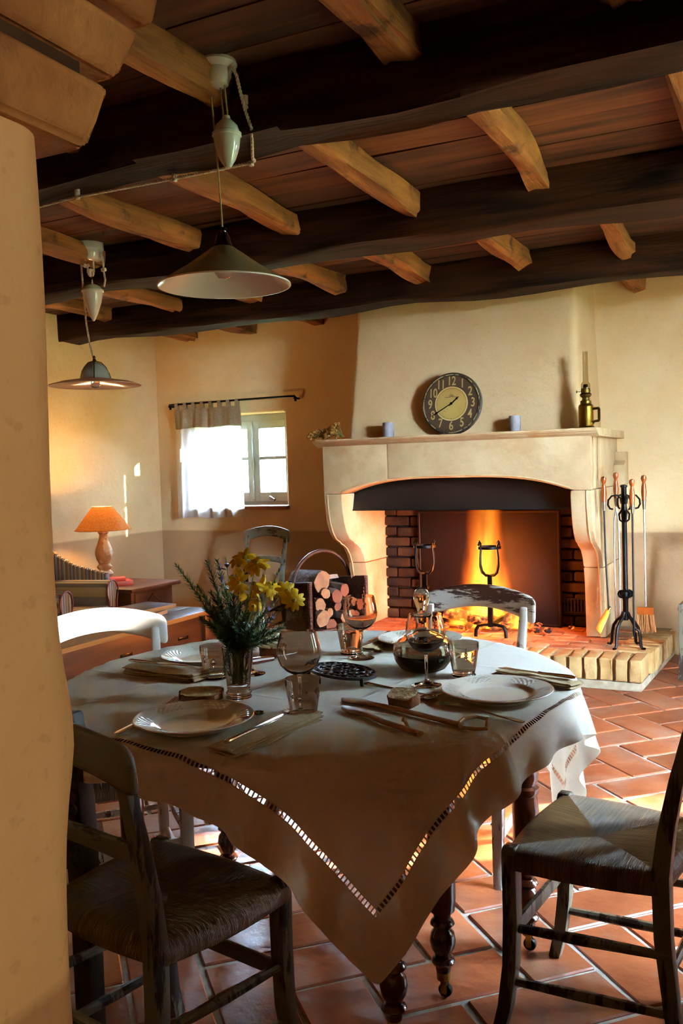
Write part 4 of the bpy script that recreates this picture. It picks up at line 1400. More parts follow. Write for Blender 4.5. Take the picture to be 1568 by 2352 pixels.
def drape():
    N = 81
    h = CLOTH_HALF
    g = np.linspace(-h, h, N)
    d = g[1] - g[0]
    Pq, Qq = np.meshgrid(g, g, indexing='ij')
    ang = math.radians(-8.0)
    ox, oy = -0.040, 0.052
    X = np.stack([Pq * math.cos(ang) - Qq * math.sin(ang) + ox, Pq * math.sin(ang) + Qq * math.cos(ang) + oy, np.full_like(Pq, .80)], -1)
    rs = np.random.RandomState(5)
    X[..., 2] += rs.uniform(0, .004, X.shape[:2])
    V = np.zeros_like(X)
    zt, R0 = TZ + .007, TR + .016
    dt = 1 / 60.0

    def sat(A, ia, ib, L, k, comp=1.0):
        dv = A[ib] - A[ia]
        ln = np.sqrt((dv * dv).sum(-1, keepdims=True)) + 1e-9
        c = (ln - L) / ln
        c = np.where(c < 0, c * comp, c) * 0.5 * k
        A[ia] += dv * c
        A[ib] -= dv * c
    sl = slice
    cons = []
    for st in (0, 1):
        cons.append(((sl(st, N - 1, 2), sl(None)), (sl(st + 1, N, 2), sl(None)), d, 1.0, 1.0))
        cons.append(((sl(None), sl(st, N - 1, 2)), (sl(None), sl(st + 1, N, 2)), d, 1.0, 1.0))
    for st in (0, 1):
        cons.append(((sl(st, N - 1, 2), sl(0, N - 1)), (sl(st + 1, N, 2), sl(1, N)), d * math.sqrt(2), .25, 1.0))
        cons.append(((sl(st, N - 1, 2), sl(1, N)), (sl(st + 1, N, 2), sl(0, N - 1)), d * math.sqrt(2), .25, 1.0))
    for st in (0, 1, 2, 3):
        for w in (3,):
            cons.append(((sl(st, N - w, 4), sl(None)), (sl(st + w, N, 4), sl(None)), d * w, .10, 1.0))
            cons.append(((sl(None), sl(st, N - w, 4)), (sl(None), sl(st + w, N, 4)), d * w, .10, 1.0))
    cons = [c for c in cons if True]
    fixed = []
    for (ia, ib, L, k, cp) in cons:          # trim to equal lengths
        A_ = np.zeros((N, N))
        sa_, sb_ = A_[ia].shape, A_[ib].shape
        n0, n1 = min(sa_[0], sb_[0]), min(sa_[1], sb_[1])

        def cut(ix, n0=n0, n1=n1):
            r0 = range(*ix[0].indices(N))[:n0]
            r1 = range(*ix[1].indices(N))[:n1]
            return (sl(r0.start, r0[-1] + 1, r0.step), sl(r1.start, r1[-1] + 1, r1.step))
        fixed.append((cut(ia), cut(ib), L, k, cp))
    for step in range(190):
        V[..., 2] -= 4.0 * dt
        V *= 0.965
        prev = X.copy()
        X = X + V * dt
        for it in range(9):
            for (ia, ib, L, k, cp) in fixed:
                sat(X, ia, ib, L, k, cp)
            r_ = np.sqrt(X[..., 0] ** 2 + X[..., 1] ** 2) + 1e-9
            Rr = R0 + .05 * np.clip(zt - X[..., 2], 0, 1)
            pen_t, pen_s = zt - X[..., 2], Rr - r_
            inside = (pen_t > 0) & (pen_s > 0)
            upm = inside & (pen_t < np.maximum(R0 - r_, 0) + .006)
            X[..., 2] = np.where(upm, zt, X[..., 2])
            side = inside & ~upm
            f = np.where(side, Rr / r_, 1.0)
            X[..., 0] *= f
            X[..., 1] *= f
        r_ = np.sqrt(X[..., 0] ** 2 + X[..., 1] ** 2)
        top = (r_ < R0 - .01) & (X[..., 2] < zt + .003)
        X[..., 0] = np.where(top, prev[..., 0] * .99 + X[..., 0] * .01, X[..., 0])
        X[..., 1] = np.where(top, prev[..., 1] * .99 + X[..., 1] * .01, X[..., 1])
        V = (X - prev) / dt
        sp = np.sqrt((V * V).sum(-1, keepdims=True)) + 1e-9
        V *= np.minimum(1.0, 2.0 / sp)
    me = bpy.data.meshes.new('tablecloth')
    idx = np.arange(N * N).reshape(N, N)
    fs = np.stack([idx[:-1, :-1], idx[1:, :-1], idx[1:, 1:], idx[:-1, 1:]], -1).reshape(-1, 4)
    me.from_pydata([tuple(p) for p in X.reshape(-1, 3)], [], fs.tolist())
    uvl = me.uv_layers.new(name='UVMap')
    fl_ = np.stack([Pq, Qq], -1).reshape(-1, 2)
    uvl.data.foreach_set('uv', fl_[fs.reshape(-1)].reshape(-1).astype('f'))
    me.polygons.foreach_set('use_smooth', [True] * len(me.polygons))
    me.materials.append(M_CLOTH)
    return me


cl = link('tablecloth', drape(), None, T(*TC))
tag(cl, 'pale linen tablecloth with a hemstitched border hanging from the round table', 'tablecloth')
sm = cl.modifiers.new('smooth', 'SUBSURF')
sm.levels = sm.render_levels = 1
CZ = TZ + .0080          # upper face of the cloth


# ================================================================== rush-seated chairs
def rush_seat(parent):
    fw, rw, d0, d1, z = .205, .178, -.190, .195, .452
    cx, cy = 0.0, 0.02
    crn = [(-fw, d1), (fw, d1), (rw, d0), (-rw, d0)]
    vs, fs, uvs = [], [], []
    n, mrad = 14, 7
    for k in range(4):
        A, B = Vector(crn[k]), Vector(crn[(k + 1) % 4])
        L = (B - A).length
        o = len(vs)
        out = Vector((B - A).orthogonal()).normalized()
        if out.dot((A + B) / 2 - Vector((cx, cy))) < 0:
            out = -out
        prof = [(0, 0, .0), (.35, 0, .005), (.7, 0, .012), (.88, 0, .014), (.95, .0, .012), (1.0, .0, .008), (1.0, .012, -.006), (1.0, .015, -.02), (1.0, .010, -.034), (.96, 0, -.042), (.85, 0, -.044)]
        sums = 0
        for j, (f, ex, dz) in enumerate(prof):
            if j:
                sums += .03
            for i in range(n + 1):
                t = i / n
                E_ = A.lerp(B, t)
                c = Vector((cx, cy))
                P2 = c.lerp(E_, f)
                bow = .016 * math.sin(PI * t) * (1 if f >= .95 else f)
                P2 = P2 + out * (ex + bow)
                vs.append((P2.x, P2.y, z + dz - (.006 if f < .1 else 0)))
                along = (P2 - A).dot((B - A).normalized())
                uvs.append((along + k * 3.0, (P2 - c).dot(out) + (dz < 0) * (-dz)))
        for j in range(len(prof) - 1):
            for i in range(n):
                a = o + j * (n + 1) + i
                fs.append((a, a + 1, a + n + 2, a + n + 1))
    me = bpy.data.meshes.new('seat')
    me.from_pydata(vs, [], fs)
    ul = me.uv_layers.new(name='UVMap')
    for p in me.polygons:
        for li in p.loop_indices:
            ul.data[li].uv = uvs[me.loops[li].vertex_index]
    me.polygons.foreach_set('use_smooth', [True] * len(me.polygons))
    me.materials.append(M_RUSH)
    return link('seat', me, parent)


def top_rail(hw, zmid, arc, hgt, th, ymid, bow):
    rows = []
    n, K = 34, 16
    for i in range(n + 1):
        t = math.sin(PI / 2 * (-1 + 2 * i / n))
        x = hw * t
        e = min(1.0, (1 - abs(t)) * hw / .022)
        e = math.sqrt(max(0.0, 1 - (1 - e) ** 2))
        hh = hgt * (0.84 + .16 * t * t) * (.55 + .45 * e)
        tt = th * (.35 + .65 * e)
        zc = zmid - arc * t * t
        yc = ymid + bow * t * t
        ring = []
        for k in range(K):
            q = 2 * PI * (k + .5) / K
            cy_, cz_ = math.cos(q), math.sin(q)
            sy, sz = math.copysign(abs(cy_) ** .55, cy_), math.copysign(abs(cz_) ** .45, cz_)
            ring.append((x, yc + sy * tt / 2 - .16 * sz * hh / 2, zc + sz * hh / 2))
        rows.append(ring)
    m = MB().grid(rows, wrap=True)
    m.f += [tuple(range(K)), tuple(n * K + k for k in range(K))]
    return m


def make_chair(label, mp, mr):
    c = thing('rush_chair', label, 'chair', (0, 0, 0), 0, 'rush-seated chairs')
    rush_seat(c)
    for s in (-1, 1):
        MB().leg([(s * .185, -.255, 0), (s * .178, -.222, .15), (s * .172, -.200, .32), (s * .170, -.196, .46), (s * .172, -.210, .56), (s * .176, -.238, .68), (s * .180, -.272, .80), (s * .180, -.282, .84)],
                 [.030, .033, .036, .037, .034, .031, .028, .026], [.034, .038, .044, .046, .042, .036, .030, .028]).build('rear_leg', mp, c, bevel=.006, ang=50)
        MB().leg([(s * .202, .235, 0), (s * .197, .212, .08), (s * .194, .196, .18), (s * .194, .190, .30), (s * .194, .190, .455), (s * .194, .190, .468)],
                 [.030, .033, .036, .038, .040, .034], [.036, .038, .040, .041, .042, .036]).build('front_leg', mp, c, bevel=.005, ang=50)
        for z in (.14, .27):
            MB().tube([(s * .184, -.215, z + .02), (s * .190, 0, z + .01), (s * .195, .20, z)], [.0095, .013, .0095], 8).build('stretcher', mp, c)
    MB().bar((-.19, .200, .25), (.19, .200, .25), .014, .036).build('stretcher', mp, c, bevel=.004)
    MB().tube([(-.175, -.212, .24), (0, -.212, .24), (.175, -.212, .24)], [.009, .012, .009], 8).build('stretcher', mp, c)
    for (x0, x1, y0, y1) in ((-.19, .19, .19, .19), (-.17, .17, -.19, -.19)):
        MB().tube([(x0, y0, .435), (x1, y1, .435)], .013, 8).build('seat_rail', mp, c)
    top_rail(.222, .872, .050, .098, .026, -.325, .042).build('top_rail', mr, c, ang=50)
    top_rail(.178, .655, .018, .050, .018, -.245, .020).build('back_slat', mr, c, ang=50)
    return c


ch = make_chair('worn white rush chair, shade in its paint, close on the left, beside the plastered pillar', M_PAINTG, M_PAINTSHR)
p = W(-.415, 1.925)
ch.scale = (1, .87, 1)
ch.location, ch.rotation_euler = p, (0, 0, math.radians(-10.5))
ch2 = dup(ch, (-.405, 2.195, 0), math.radians(84), 'worn rush chair close on the right with its seat turned to the table')
chw = make_chair('chipped white chair at the far side of the table before the fire', M_PAINTW, M_PAINTRAIL)
chw.scale = (1, .87, 1)
chw.location, chw.rotation_euler = (-1.045, 2.945, 0), (0, 0, PI)
M_PAINTSUN = chipped('sunlit_white_rail_paint', 'e0ddd4', 'ebe8e0', '5a3418', 0.60, 0.63, (0.25, 1, 1.3), 14)  # sunlit look put into the paint: paler white, fewer chips
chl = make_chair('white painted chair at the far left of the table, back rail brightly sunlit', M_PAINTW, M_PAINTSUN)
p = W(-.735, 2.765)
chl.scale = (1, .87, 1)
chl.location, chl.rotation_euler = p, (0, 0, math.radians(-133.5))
dup(ch, (-3.81, 6.02, 0), PI, 'old white chair, shade in its paint, standing under the small window by the back wall')
dup(ch, (-.405, 6.02, 0), PI, 'chair at the right edge of the picture beyond the hearth')


# ================================================================== tableware
def at(x, y, z=None):
    q = onz(x, y, CZ if z is None else z)
    return Vector((q.x, q.y, CZ if z is None else z))


def plate_relief():
    t = NT('cream_china_relief')
    tc = t.n('TexCoord').outputs['Object']
    s = t.n('SeparateXYZ', {0: tc})
    r = t.math('SQRT', t.math('ADD', t.math('MULTIPLY', s.outputs[0], s.outputs[0]), t.math('MULTIPLY', s.outputs[1], s.outputs[1])))
    a = t.math('ARCTAN2', s.outputs[1], s.outputs[0])
    onrim = t.math('MULTIPLY', t.math('GREATER_THAN', r, .1), t.math('LESS_THAN', r, .131))
    w = t.math('MULTIPLY', t.math('SINE', t.math('MULTIPLY', a, 48.0)), t.math('SINE', t.math('MULTIPLY', r, 420.0)))
    gate = t.math('GREATER_THAN', t.math('SINE', t.math('MULTIPLY', a, 6.0)), -.2)
    h = t.math('MULTIPLY', t.math('MULTIPLY', w, gate), onrim)
    b = t.bsdf(Base_Color=lin('e6ddc8'), Roughness=.13)
    b.inputs['Coat Weight'].default_value = .4
    t.set(b, 'Normal', t.bump(h, .5, .003))
    return t.m


M_PLATER = plate_relief()


def plate(loc, label, rz=0.0):
    c = thing('dinner_plate', label, 'plate', loc, rz, 'dinner plates')
    pr = [(.003, .0035), (.078, .0035), (.080, .0), (.086, .0), (.088, .004), (.108, .013), (.139, .0225), (.1415, .0245), (.140, .0265), (.128, .0235), (.104, .0175), (.094, .0155), (.086, .0085), (.076, .0070), (.003, .0068)]
    MB().lathe(pr, 72, None, lambda a: 1 + .006 * abs(math.sin(a * 3)) ** 4 * 1.0).build('dish', M_PLATER, c)
    return c


PL = [plate(at(446, 1668), 'cream embossed dinner plate at the near left setting', .4), plate(at(1142, 1602), 'cream embossed dinner plate at the right-hand setting', 1.0),
      plate(at(474, 1518), 'cream dinner plate behind the flower vase at the far left', 2.0), plate(at(965, 1480), 'cream dinner plate behind the wine carafe', .1)]


def wine_glass(loc, label, fill=0.0):
    c = thing('wine_glass', label, 'wine glass', loc, 0, 'wine glasses')
    H = .196
    outer = [(.0005, .0), (.039, .0), (.0405, .0015), (.038, .0035), (.020, .007), (.008, .011), (.0048, .018), (.0042, .050), (.0045, .082), (.007, .088), (.018, .0925), (.034, .102), (.047, .117), (.0535, .135), (.0545, .148), (.0525, .165), (.048, .183), (.0448, H)]
    inner = [(.0438, H), (.047, .183), (.0513, .165), (.0533, .148), (.0523, .135), (.0458, .118), (.033, .1045), (.018, .0965), (.0005, .094)]
    MB().lathe(outer + inner, 40).build('glass', M_GLASS, c, ang=70)
    if fill:
        MB().lathe([(.0005, .0945), (.0175, .0972), (.0325, .1052), (.0452, .1188), (.0486, fill), (.0005, fill)], 40).build('wine', M_WINE, c)
    return c


wine_glass(at(690, 1632), 'empty wine glass behind the tumbler at the near left setting')
wine_glass(at(830, 1512), 'empty wine glass left of the carafe, before the log basket')
wine_glass(at(980, 1574), 'wine glass with a little red wine before the carafe', .124)
wine_glass(at(578, 1548), 'wine glass hidden behind the flowers in the vase')


def tumbler(loc, label, rz=0):
    c = thing('tumbler', label, 'tumbler', loc, rz, 'glass tumblers')
    prof = [(.0005, 0.0), (.033, 0.0), (.0345, .003), (.033, .007), (.0305, .009), (.031, .013), (.0325, .016), (.0415, .072), (.0435, .078), (.0435, .086), (.0432, .096), (.0418, .096), (.0405, .08), (.030, .018), (.0005, .016)]
    MB().lathe(prof, 40).build('glass', M_GLASS, c, ang=70)
    # raised bee and panels moulded on the side
    for k in range(3):
        a = k * 2 * PI / 3 + .5
        m = MB()
        for (dz, wd, hh) in ((.058, .0055, .008), (.046, .004, .010), (.050, .008, .004)):
            m.lathe([(.0002, -hh), (wd, -hh * .3), (wd, hh * .3), (.0002, hh)], 8, R('Z', a) @ T(.0395 - (.07 - dz) * .16, 0, dz) @ Matrix.Diagonal((.5, 1, 1, 1)))
        m.build('moulded_emblem', M_GLASS, c)
    return c


tumbler(at(698, 1648), 'clear tumbler at the near left setting before a wine glass', .3)
tumbler(at(1065, 1553), 'clear tumbler right of the carafe', 1.2)
tumbler(at(806, 1502), 'clear tumbler at the far side beside the empty wine glass', 2.0)
tumbler(at(495, 1558), 'clear tumbler left of the flower vase', 2.6)

cf = thing('wine_carafe', 'squat glass carafe of red wine with a ball stopper', 'carafe', at(972, 1540))
out_ = [(.0005, 0), (.045, .0), (.066, .010), (.082, .032), (.0875, .055), (.084, .078), (.070, .096), (.048, .107), (.030, .114), (.022, .122), (.0205, .132), (.022, .145), (.027, .158), (.0295, .164)]
inn_ = [(.0275, .164), (.0245, .158), (.0195, .145), (.0182, .132), (.0198, .122), (.029, .111), (.047, .104), (.0685, .0935), (.082, .077), (.0855, .055), (.080, .033), (.0645, .012), (.044, .0035), (.0005, .003)]
MB().lathe(out_ + inn_, 48).build('bottle', M_GLASS, cf, ang=70)
MB().lathe([(.0005, .0035), (.0435, .004), (.064, .0125), (.0795, .0333), (.0848, .052), (.0005, .052)], 48).build('wine', M_WINE, cf)
MB().lathe([(.0005, .140), (.012, .141), (.0145, .165), (.013, .172), (.014, .180), (.019, .195), (.0235, .210), (.0235, .222), (.019, .234), (.010, .242), (.0005, .244)], 32).build('stopper', M_GLASS, cf, ang=70)

# cast iron trivet
tv = thing('trivet', 'round black cast iron trivet with pierced scrollwork', 'trivet', at(789, 1560) + Vector((0, 0, .024)), 0, rot=(0, 0, 0))
_ax = _r2.copy()
tv.rotation_euler = (Matrix.Rotation(math.radians(7), 4, _cf)).to_euler()
for (rr_, w_) in ((.098, .007), (.072, .004), (.034, .004)):
    MB().shell([(rr_ - w_, -.004), (rr_, -.004), (rr_, .004), (rr_ - w_, .004)], 56).build('ring', M_CASTIRON, tv, bevel=.001)
for k in range(14):
    a = 2 * PI * k / 14
    MB().tube([(math.cos(a) * .081 + .0105 * math.cos(q), math.sin(a) * .081 + .0105 * math.sin(q), 0) for q in [2 * PI * i / 12 for i in range(12)]], .0032, 6, closed=True).build('scroll', M_CASTIRON, tv)
for k in range(8):
    a = 2 * PI * k / 8
    MB().tube([(math.cos(a) * .051 + .0155 * math.cos(q), math.sin(a) * .051 + .0155 * math.sin(q), 0) for q in [2 * PI * i / 14 for i in range(14)]], .003, 6, closed=True).build('scroll', M_CASTIRON, tv)
for k in range(6):
    a = 2 * PI * k / 6
    MB().tube([(0, 0, 0), (math.cos(a + .4) * .016, math.sin(a + .4) * .016, 0), (math.cos(a) * .031, math.sin(a) * .031, 0)], .0032, 6).build('scroll', M_CASTIRON, tv)
for k in range(3):
    a = 2 * PI * k / 3 - .55
    MB().tube([(math.cos(a) * .094, math.sin(a) * .094, 0), (math.cos(a) * .098, math.sin(a) * .098, -.014), (math.cos(a) * .104, math.sin(a) * .104, -.026)], [.006, .0055, .004], 7).build('foot', M_CASTIRON, tv)


# napkins: folded linen, section folded to and fro and swept lengthways
def napkin(p0, p1, wd, layers, label, seed=0, z0=0.0):
    p0, p1 = Vector(p0), Vector(p1)
    d = p1 - p0
    L = d.length
    c = thing('napkin', label, 'napkin', ((p0 + p1) / 2).to_tuple()[:2] + (CZ + z0,), math.atan2(d.y, d.x), 'linen napkins')
    r = random.Random(seed)
    m = MB()
    for k in range(layers):
        z = .0015 + k * .0042
        w0, w1 = -wd / 2 + r.uniform(0, .012), wd / 2 - r.uniform(0, .014)
        rows_t, n = [], 14
        e0, e1 = r.uniform(-.008, .008), r.uniform(-.012, .012)
        for i in range(n + 1):
            x = -L / 2 + e0 + (L + e1 - e0) * i / n
            row = []
            for j in range(9):
                f = j / 8
                y = w0 + (w1 - w0) * f + .003 * math.sin(x * 23 + k)
                zz = z + .0016 * math.sin(f * 7 + x * 31 + k * 2.0) + .004 * k / layers * math.sin(PI * f)
                row.append((x, y, zz + .0011))
            rows_t.append(row)
        m.grid(rows_t)
        m.grid([[(x, y, z - .0022) for x, y, z in row] for row in rows_t])
        ring = [[a, (a[0], a[1], a[2] - .0022)] for a in rows_t[0]] 
        m.grid([[rows_t[i][0] for i in range(n + 1)], [(rows_t[i][0][0], rows_t[i][0][1] - .0015, rows_t[i][0][2] - .0011) for i in range(n + 1)], [(rows_t[i][0][0], rows_t[i][0][1], rows_t[i][0][2] - .0022) for i in range(n + 1)]])
        m.grid([[rows_t[i][-1] for i in range(n + 1)], [(rows_t[i][-1][0], rows_t[i][-1][1] + .0015, rows_t[i][-1][2] - .0011) for i in range(n + 1)], [(rows_t[i][-1][0], rows_t[i][-1][1], rows_t[i][-1][2] - .0022) for i in range(n + 1)]])
        for e in (0, -1):
            m.grid([rows_t[e], [(x, y, z - .0022) for x, y, z in rows_t[e]]])
    m.build('folded_linen', M_NAPKIN, c, ang=60)
    # rolled fold at the far end
    lp = []
    for k in range(layers):
        z = .003 + k * .0042
        lp += [(L / 2 + (.010 if k % 2 else .016) + .004 * k / layers, -wd * .40, z), (L / 2 + (.010 if k % 2 else .016), wd * .38, z)]
    for k in range(max(1, layers // 2)):
        z = .003 + k * .0086
        pts = [(L / 2 - .012, z), (L / 2 + .006, z - .001), (L / 2 + .013, z + .0022), (L / 2 + .006, z + .0052), (L / 2 - .012, z + .0044)]
        m2 = MB()
        m2.grid([[(x, -wd * .42 + .01 * math.sin(k * 3), zz) for x, zz in pts], [(x + .004, 0, zz + .001) for x, zz in pts], [(x, wd * .40, zz) for x, zz in pts]])
        m2.build('fold', M_NAPKIN, c)
    return c


napkin(at(505, 1738), at(712, 1648), .075, 4, 'beige linen napkin under the knife at the near left setting', 1)
napkin(at(308, 1543), at(462, 1562), .10, 6, 'beige linen napkin stacked with cutlery left of the vase', 2)
napkin(at(1150, 1548), at(1318, 1582), .07, 4, 'beige linen napkin behind the right-hand plate', 3)
napkin(at(845, 1497), at(885, 1474), .06, 3, 'beige linen napkin beside the far plate', 4)


def knife(p0, p1, z, label, tilt=0.0):      # handle end -> tip
    p0, p1 = Vector(p0), Vector(p1)
    d = p1 - p0
    L = d.length
    c = thing('table_knife', label, 'knife', (p0.x, p0.y, z), math.atan2(d.y, d.x), 'silver cutlery')
    h = L * .46
    MB().tube([(0, 0, .006), (.01, 0, .0065), (h * .5, 0, .006), (h * .9, 0, .0055), (h, 0, .0055)], [.005, .0075, .0062, .005, .006], 10, flat=.7).build('handle', M_SILVER, c)
    MB().prism([(h, -.005), (h + .02, -.008), (L * .9, -.009), (L, .004), (L * .97, .007), (h + .02, .007), (h, .005)], .0048, .0062).build('blade', M_SILVER, c, bevel=.0005)
    return c


def fork(p0, p1, z, label, down=False):      # handle end -> tines
    p0, p1 = Vector(p0), Vector(p1)
    d = p1 - p0
    L = d.length
    c = thing('table_fork', label, 'fork', (p0.x, p0.y, z), math.atan2(d.y, d.x), 'silver cutlery')
    s = -1 if down else 1
    zz = lambda f: .006 + s * (.012 * (f - .62) ** 2 * 6 - .004) if f > .45 else .004 + .003 * f
    rows = []
    for f, w in ((0, .008), (.05, .0105), (.12, .009), (.3, .0055), (.5, .004), (.62, .004), (.68, .008), (.72, .0115), (.76, .012)):
        z_ = max(.0015, zz(f))
        rows.append([(L * f, -w, z_), (L * f, 0, z_ + .0012), (L * f, w, z_), (L * f, 0, z_ - .0012)])
    m = MB().grid(rows, wrap=True)
    m.f += [(0, 1, 2, 3), (32, 33, 34, 35)]
    m.build('handle', M_SILVER, c)
    for k in range(4):
        y = -.0096 + k * .0064
        MB().tube([(L * .75, y, max(.002, zz(.75))), (L * .87, y, max(.002, zz(.87))), (L, y * .95, max(.002, zz(1.0)))], [.002, .0017, .0009], 6).build('tine', M_SILVER, c)
    return c


def spoon(p0, p1, z, label):
    p0, p1 = Vector(p0), Vector(p1)
    d = p1 - p0
    L = d.length
    c = thing('spoon', label, 'spoon', (p0.x, p0.y, z), math.atan2(d.y, d.x), 'silver cutlery')
    rows = []
    for f, w in ((0, .007), (.06, .009), (.3, .005), (.6, .0035), (.7, .0035)):
        rows.append([(L * f, -w, .006), (L * f, 0, .0072), (L * f, w, .006), (L * f, 0, .0048)])
    m = MB().grid(rows, wrap=True)
    m.f += [(0, 1, 2, 3), (16, 17, 18, 19)]
    m.build('handle', M_SILVER, c)
    rows = []
    for i in range(9):
        q = PI * i / 8
        x = L * .84 - math.cos(q) * L * .16
        w = .019 * math.sin(q) ** .8 + .001
        rows.append([(x, -w + 2 * w * j / 8, .0075 - .007 * math.sin(q) * (1 - (2 * j / 8 - 1) ** 2)) for j in range(9)])
    m = MB().grid(rows)
    m.grid([[(x, y, z_ + .0008) for x, y, z_ in r_] for r_ in rows])
    m.build('bowl', M_SILVER, c)
    return c


knife(at(518, 1732), at(655, 1665), CZ + .0195, 'silver table knife lying on the near left napkin')
fork(at(268, 1690), at(412, 1612), CZ + .001, 'silver fork half hidden under the near left plate')
spoon(at(520, 1650), at(608, 1644), CZ + .001, 'silver spoon whose bowl shows right of the near left plate')
fork(at(1202, 1664), at(1012, 1618), CZ + .001, 'silver fork lying before the right-hand plate', True)
spoon(at(1060, 1585), at(968, 1612), CZ + .001, 'silver spoon left of the right-hand plate')
knife(at(1320, 1578), at(1145, 1553), CZ + .0195, 'silver knife lying on the right-hand napkin')
knife(at(298, 1542), at(440, 1556), CZ + .0285, 'silver knife lying on the napkin left of the vase')
spoon(at(930, 1498), at(856, 1503), CZ + .001, 'small silver spoon before the far plate')
knife(at(838, 1575), at(985, 1602), CZ + .0005, 'thin silver knife between the trivet and the bread')
knife(at(895, 1465), at(845, 1490), CZ + .0155, 'dark handled knife on the far napkin')


# bread
def bread(loc, L, Wd, H, rz, label, seed, tilt=0.0):
    c = thing('bread_slice', label, 'bread', loc, rz, 'bread on the cloth')
    r = random.Random(seed)
    n = 22
    poly = []
    for i in range(n):
        q = 2 * PI * i / n
        e = .62
        x, y = math.copysign(abs(math.cos(q)) ** e, math.cos(q)) * L / 2, math.copysign(abs(math.sin(q)) ** e, math.sin(q)) * Wd / 2
        k = 1 + r.uniform(-.05, .05)
        poly.append((x * k, y * k))
    Mx = T(0, 0, 0) @ R('X', tilt)
    z0 = .001 + abs(math.sin(tilt)) * Wd / 2
    MB().prism(poly, z0, z0 + H, Mx).build('crust', M_BREADC, c, bevel=.002, rough=.0012, seed=seed)
    ins = [(x * .93, y * .90) for x, y in poly]
    MB().prism(ins, z0 - .0012, z0 + H + .0022, Mx).build('crumb', M_BREADI, c, sub=0)
    return c


bread(at(463, 1607), .115, .055, .016, .55, 'long slice of brown bread behind the near left plate', 1, .25)
bread(at(930, 1622), .078, .055, .026, -.1, 'chunk of brown bread beside the wooden servers', 2, .35)
bread(at(625, 1508), .075, .05, .030, .2, 'slice of crusty bread beyond the flower vase', 3, .15)
jk = thing('pocket_knife', 'pocket knife with a brown wooden handle behind the vase', 'knife', at(596, 1524), 1.1)
MB().tube([(-.06, 0, .009), (-.03, .004, .010), (.01, .003, .010), (.05, 0, .009)], [.008, .011, .010, .008], 10).build('handle', pmat('brown_knife_handle', '4a2410', '6b3818', 8, stretch=(.5, 3, 3), rough=.3), jk)
MB().prism([(.05, -.007), (.12, -.006), (.145, .006), (.05, .007)], .0085, .0098, None).build('blade', M_STEEL, jk)


# wooden servers with rope loops
def server(pts, label, loop):
    q = [at(*p) for p in pts]
    o = q[0]
    c = thing('wooden_server', label, 'server', (o.x, o.y, CZ), 0, 'wooden servers')
    loc = [Vector((p.x - o.x, p.y - o.y, 0)) for p in q]
    n = 18
    path, ws, hs = [], [], []
    for i in range(n + 1):
        f = i / n * (len(loc) - 1)
        k = min(int(f), len(loc) - 2)
        path.append(loc[k].lerp(loc[k + 1], f - k))
        t = i / n
        ws.append(.004 + .018 * math.sin(min(1, t / .42) * PI) ** .7 if t < .30 else .0085 + .0135 * max(0, (.42 - t) / .12) * (t < .42) + .002 * t)
        hs.append(.0045 if t < .3 else .0058)
    rows = []
    for i in range(n + 1):
        d = (path[min(i + 1, n)] - path[max(i - 1, 0)]).normalized()
        s = Vector((-d.y, d.x, 0))
        z = .007
        row = []
        for k in range(10):
            a = 2 * PI * k / 10
            row.append(path[i] + s * (math.cos(a) * ws[i]) + Vector((0, 0, z + math.sin(a) * hs[i])))
        rows.append(row)
    m = MB().grid(rows, wrap=True)
    m.f += [tuple(range(10)), tuple(n * 10 + k for k in range(10))]
    m.build('paddle', M_OLIVEW, c)
    lp = [at(*p) for p in loop]
    MB().tube([(p.x - o.x, p.y - o.y, .006 + (.012 if k == len(lp) // 2 else 0)) for k, p in enumerate(lp)], .0042, 7, closed=len(lp) > 4).build('rope_loop', M_ROPE, c)
    return c


server([(785, 1612), (830, 1618), (920, 1637), (1058, 1672)], 'long olive wood server with a knotted rope loop', [(1050, 1668), (1065, 1656), (1095, 1652), (1118, 1657), (1120, 1668), (1117, 1680), (1090, 1681), (1062, 1678)])
server([(786, 1630), (830, 1642), (880, 1664), (965, 1693)], 'shorter olive wood server with a frayed rope end', [(958, 1690), (940, 1684), (928, 1668), (925, 1660)])
# ================================================================== vase of flowers
VP = at(549, 1602)
vs_ = thing('glass_vase', 'clear footed glass vase holding the flowers', 'vase', VP)
prof = [(.0005, 0), (.033, 0), (.0345, .004), (.031, .009), (.0335, .013), (.0335, .017), (.0295, .022), (.0305, .030), (.0415, .132), (.0418, .136), (.0402, .136), (.039, .131), (.0275, .034), (.0005, .030)]
MB().lathe(prof, 40).build('glass', M_GLASS, vs_, ang=70)
vdep = (VP - Vector((0, 0, CAM_H))).dot(_cf)


def atd(x, y, dd=0.0):
    r = ray(x, y)
    return r * (vdep + dd) + Vector((0, 0, CAM_H)) - Vector((VP.x, VP.y, VP.z))


rf = random.Random(77)


def stem_path(tip, base=None, lean=.5, n=9):
    base = base or Vector((rf.uniform(-.014, .014), rf.uniform(-.014, .014), .038))
    mouth = Vector((max(-.022, min(.022, tip.x * .14)), max(-.022, min(.022, tip.y * .14)), .128))
    out = []
    for i in range(n):
        f = i / (n - 1)
        if f < .35:
            out.append(base.lerp(mouth, f / .35))
        else:
            g = (f - .35) / .65
            c1 = Vector((mouth.x + (tip.x - mouth.x) * .42, mouth.y + (tip.y - mouth.y) * .42, mouth.z + (tip.z - mouth.z) * .55))
            out.append((1 - g) ** 2 * mouth + 2 * g * (1 - g) * c1 + g * g * tip)
    return out


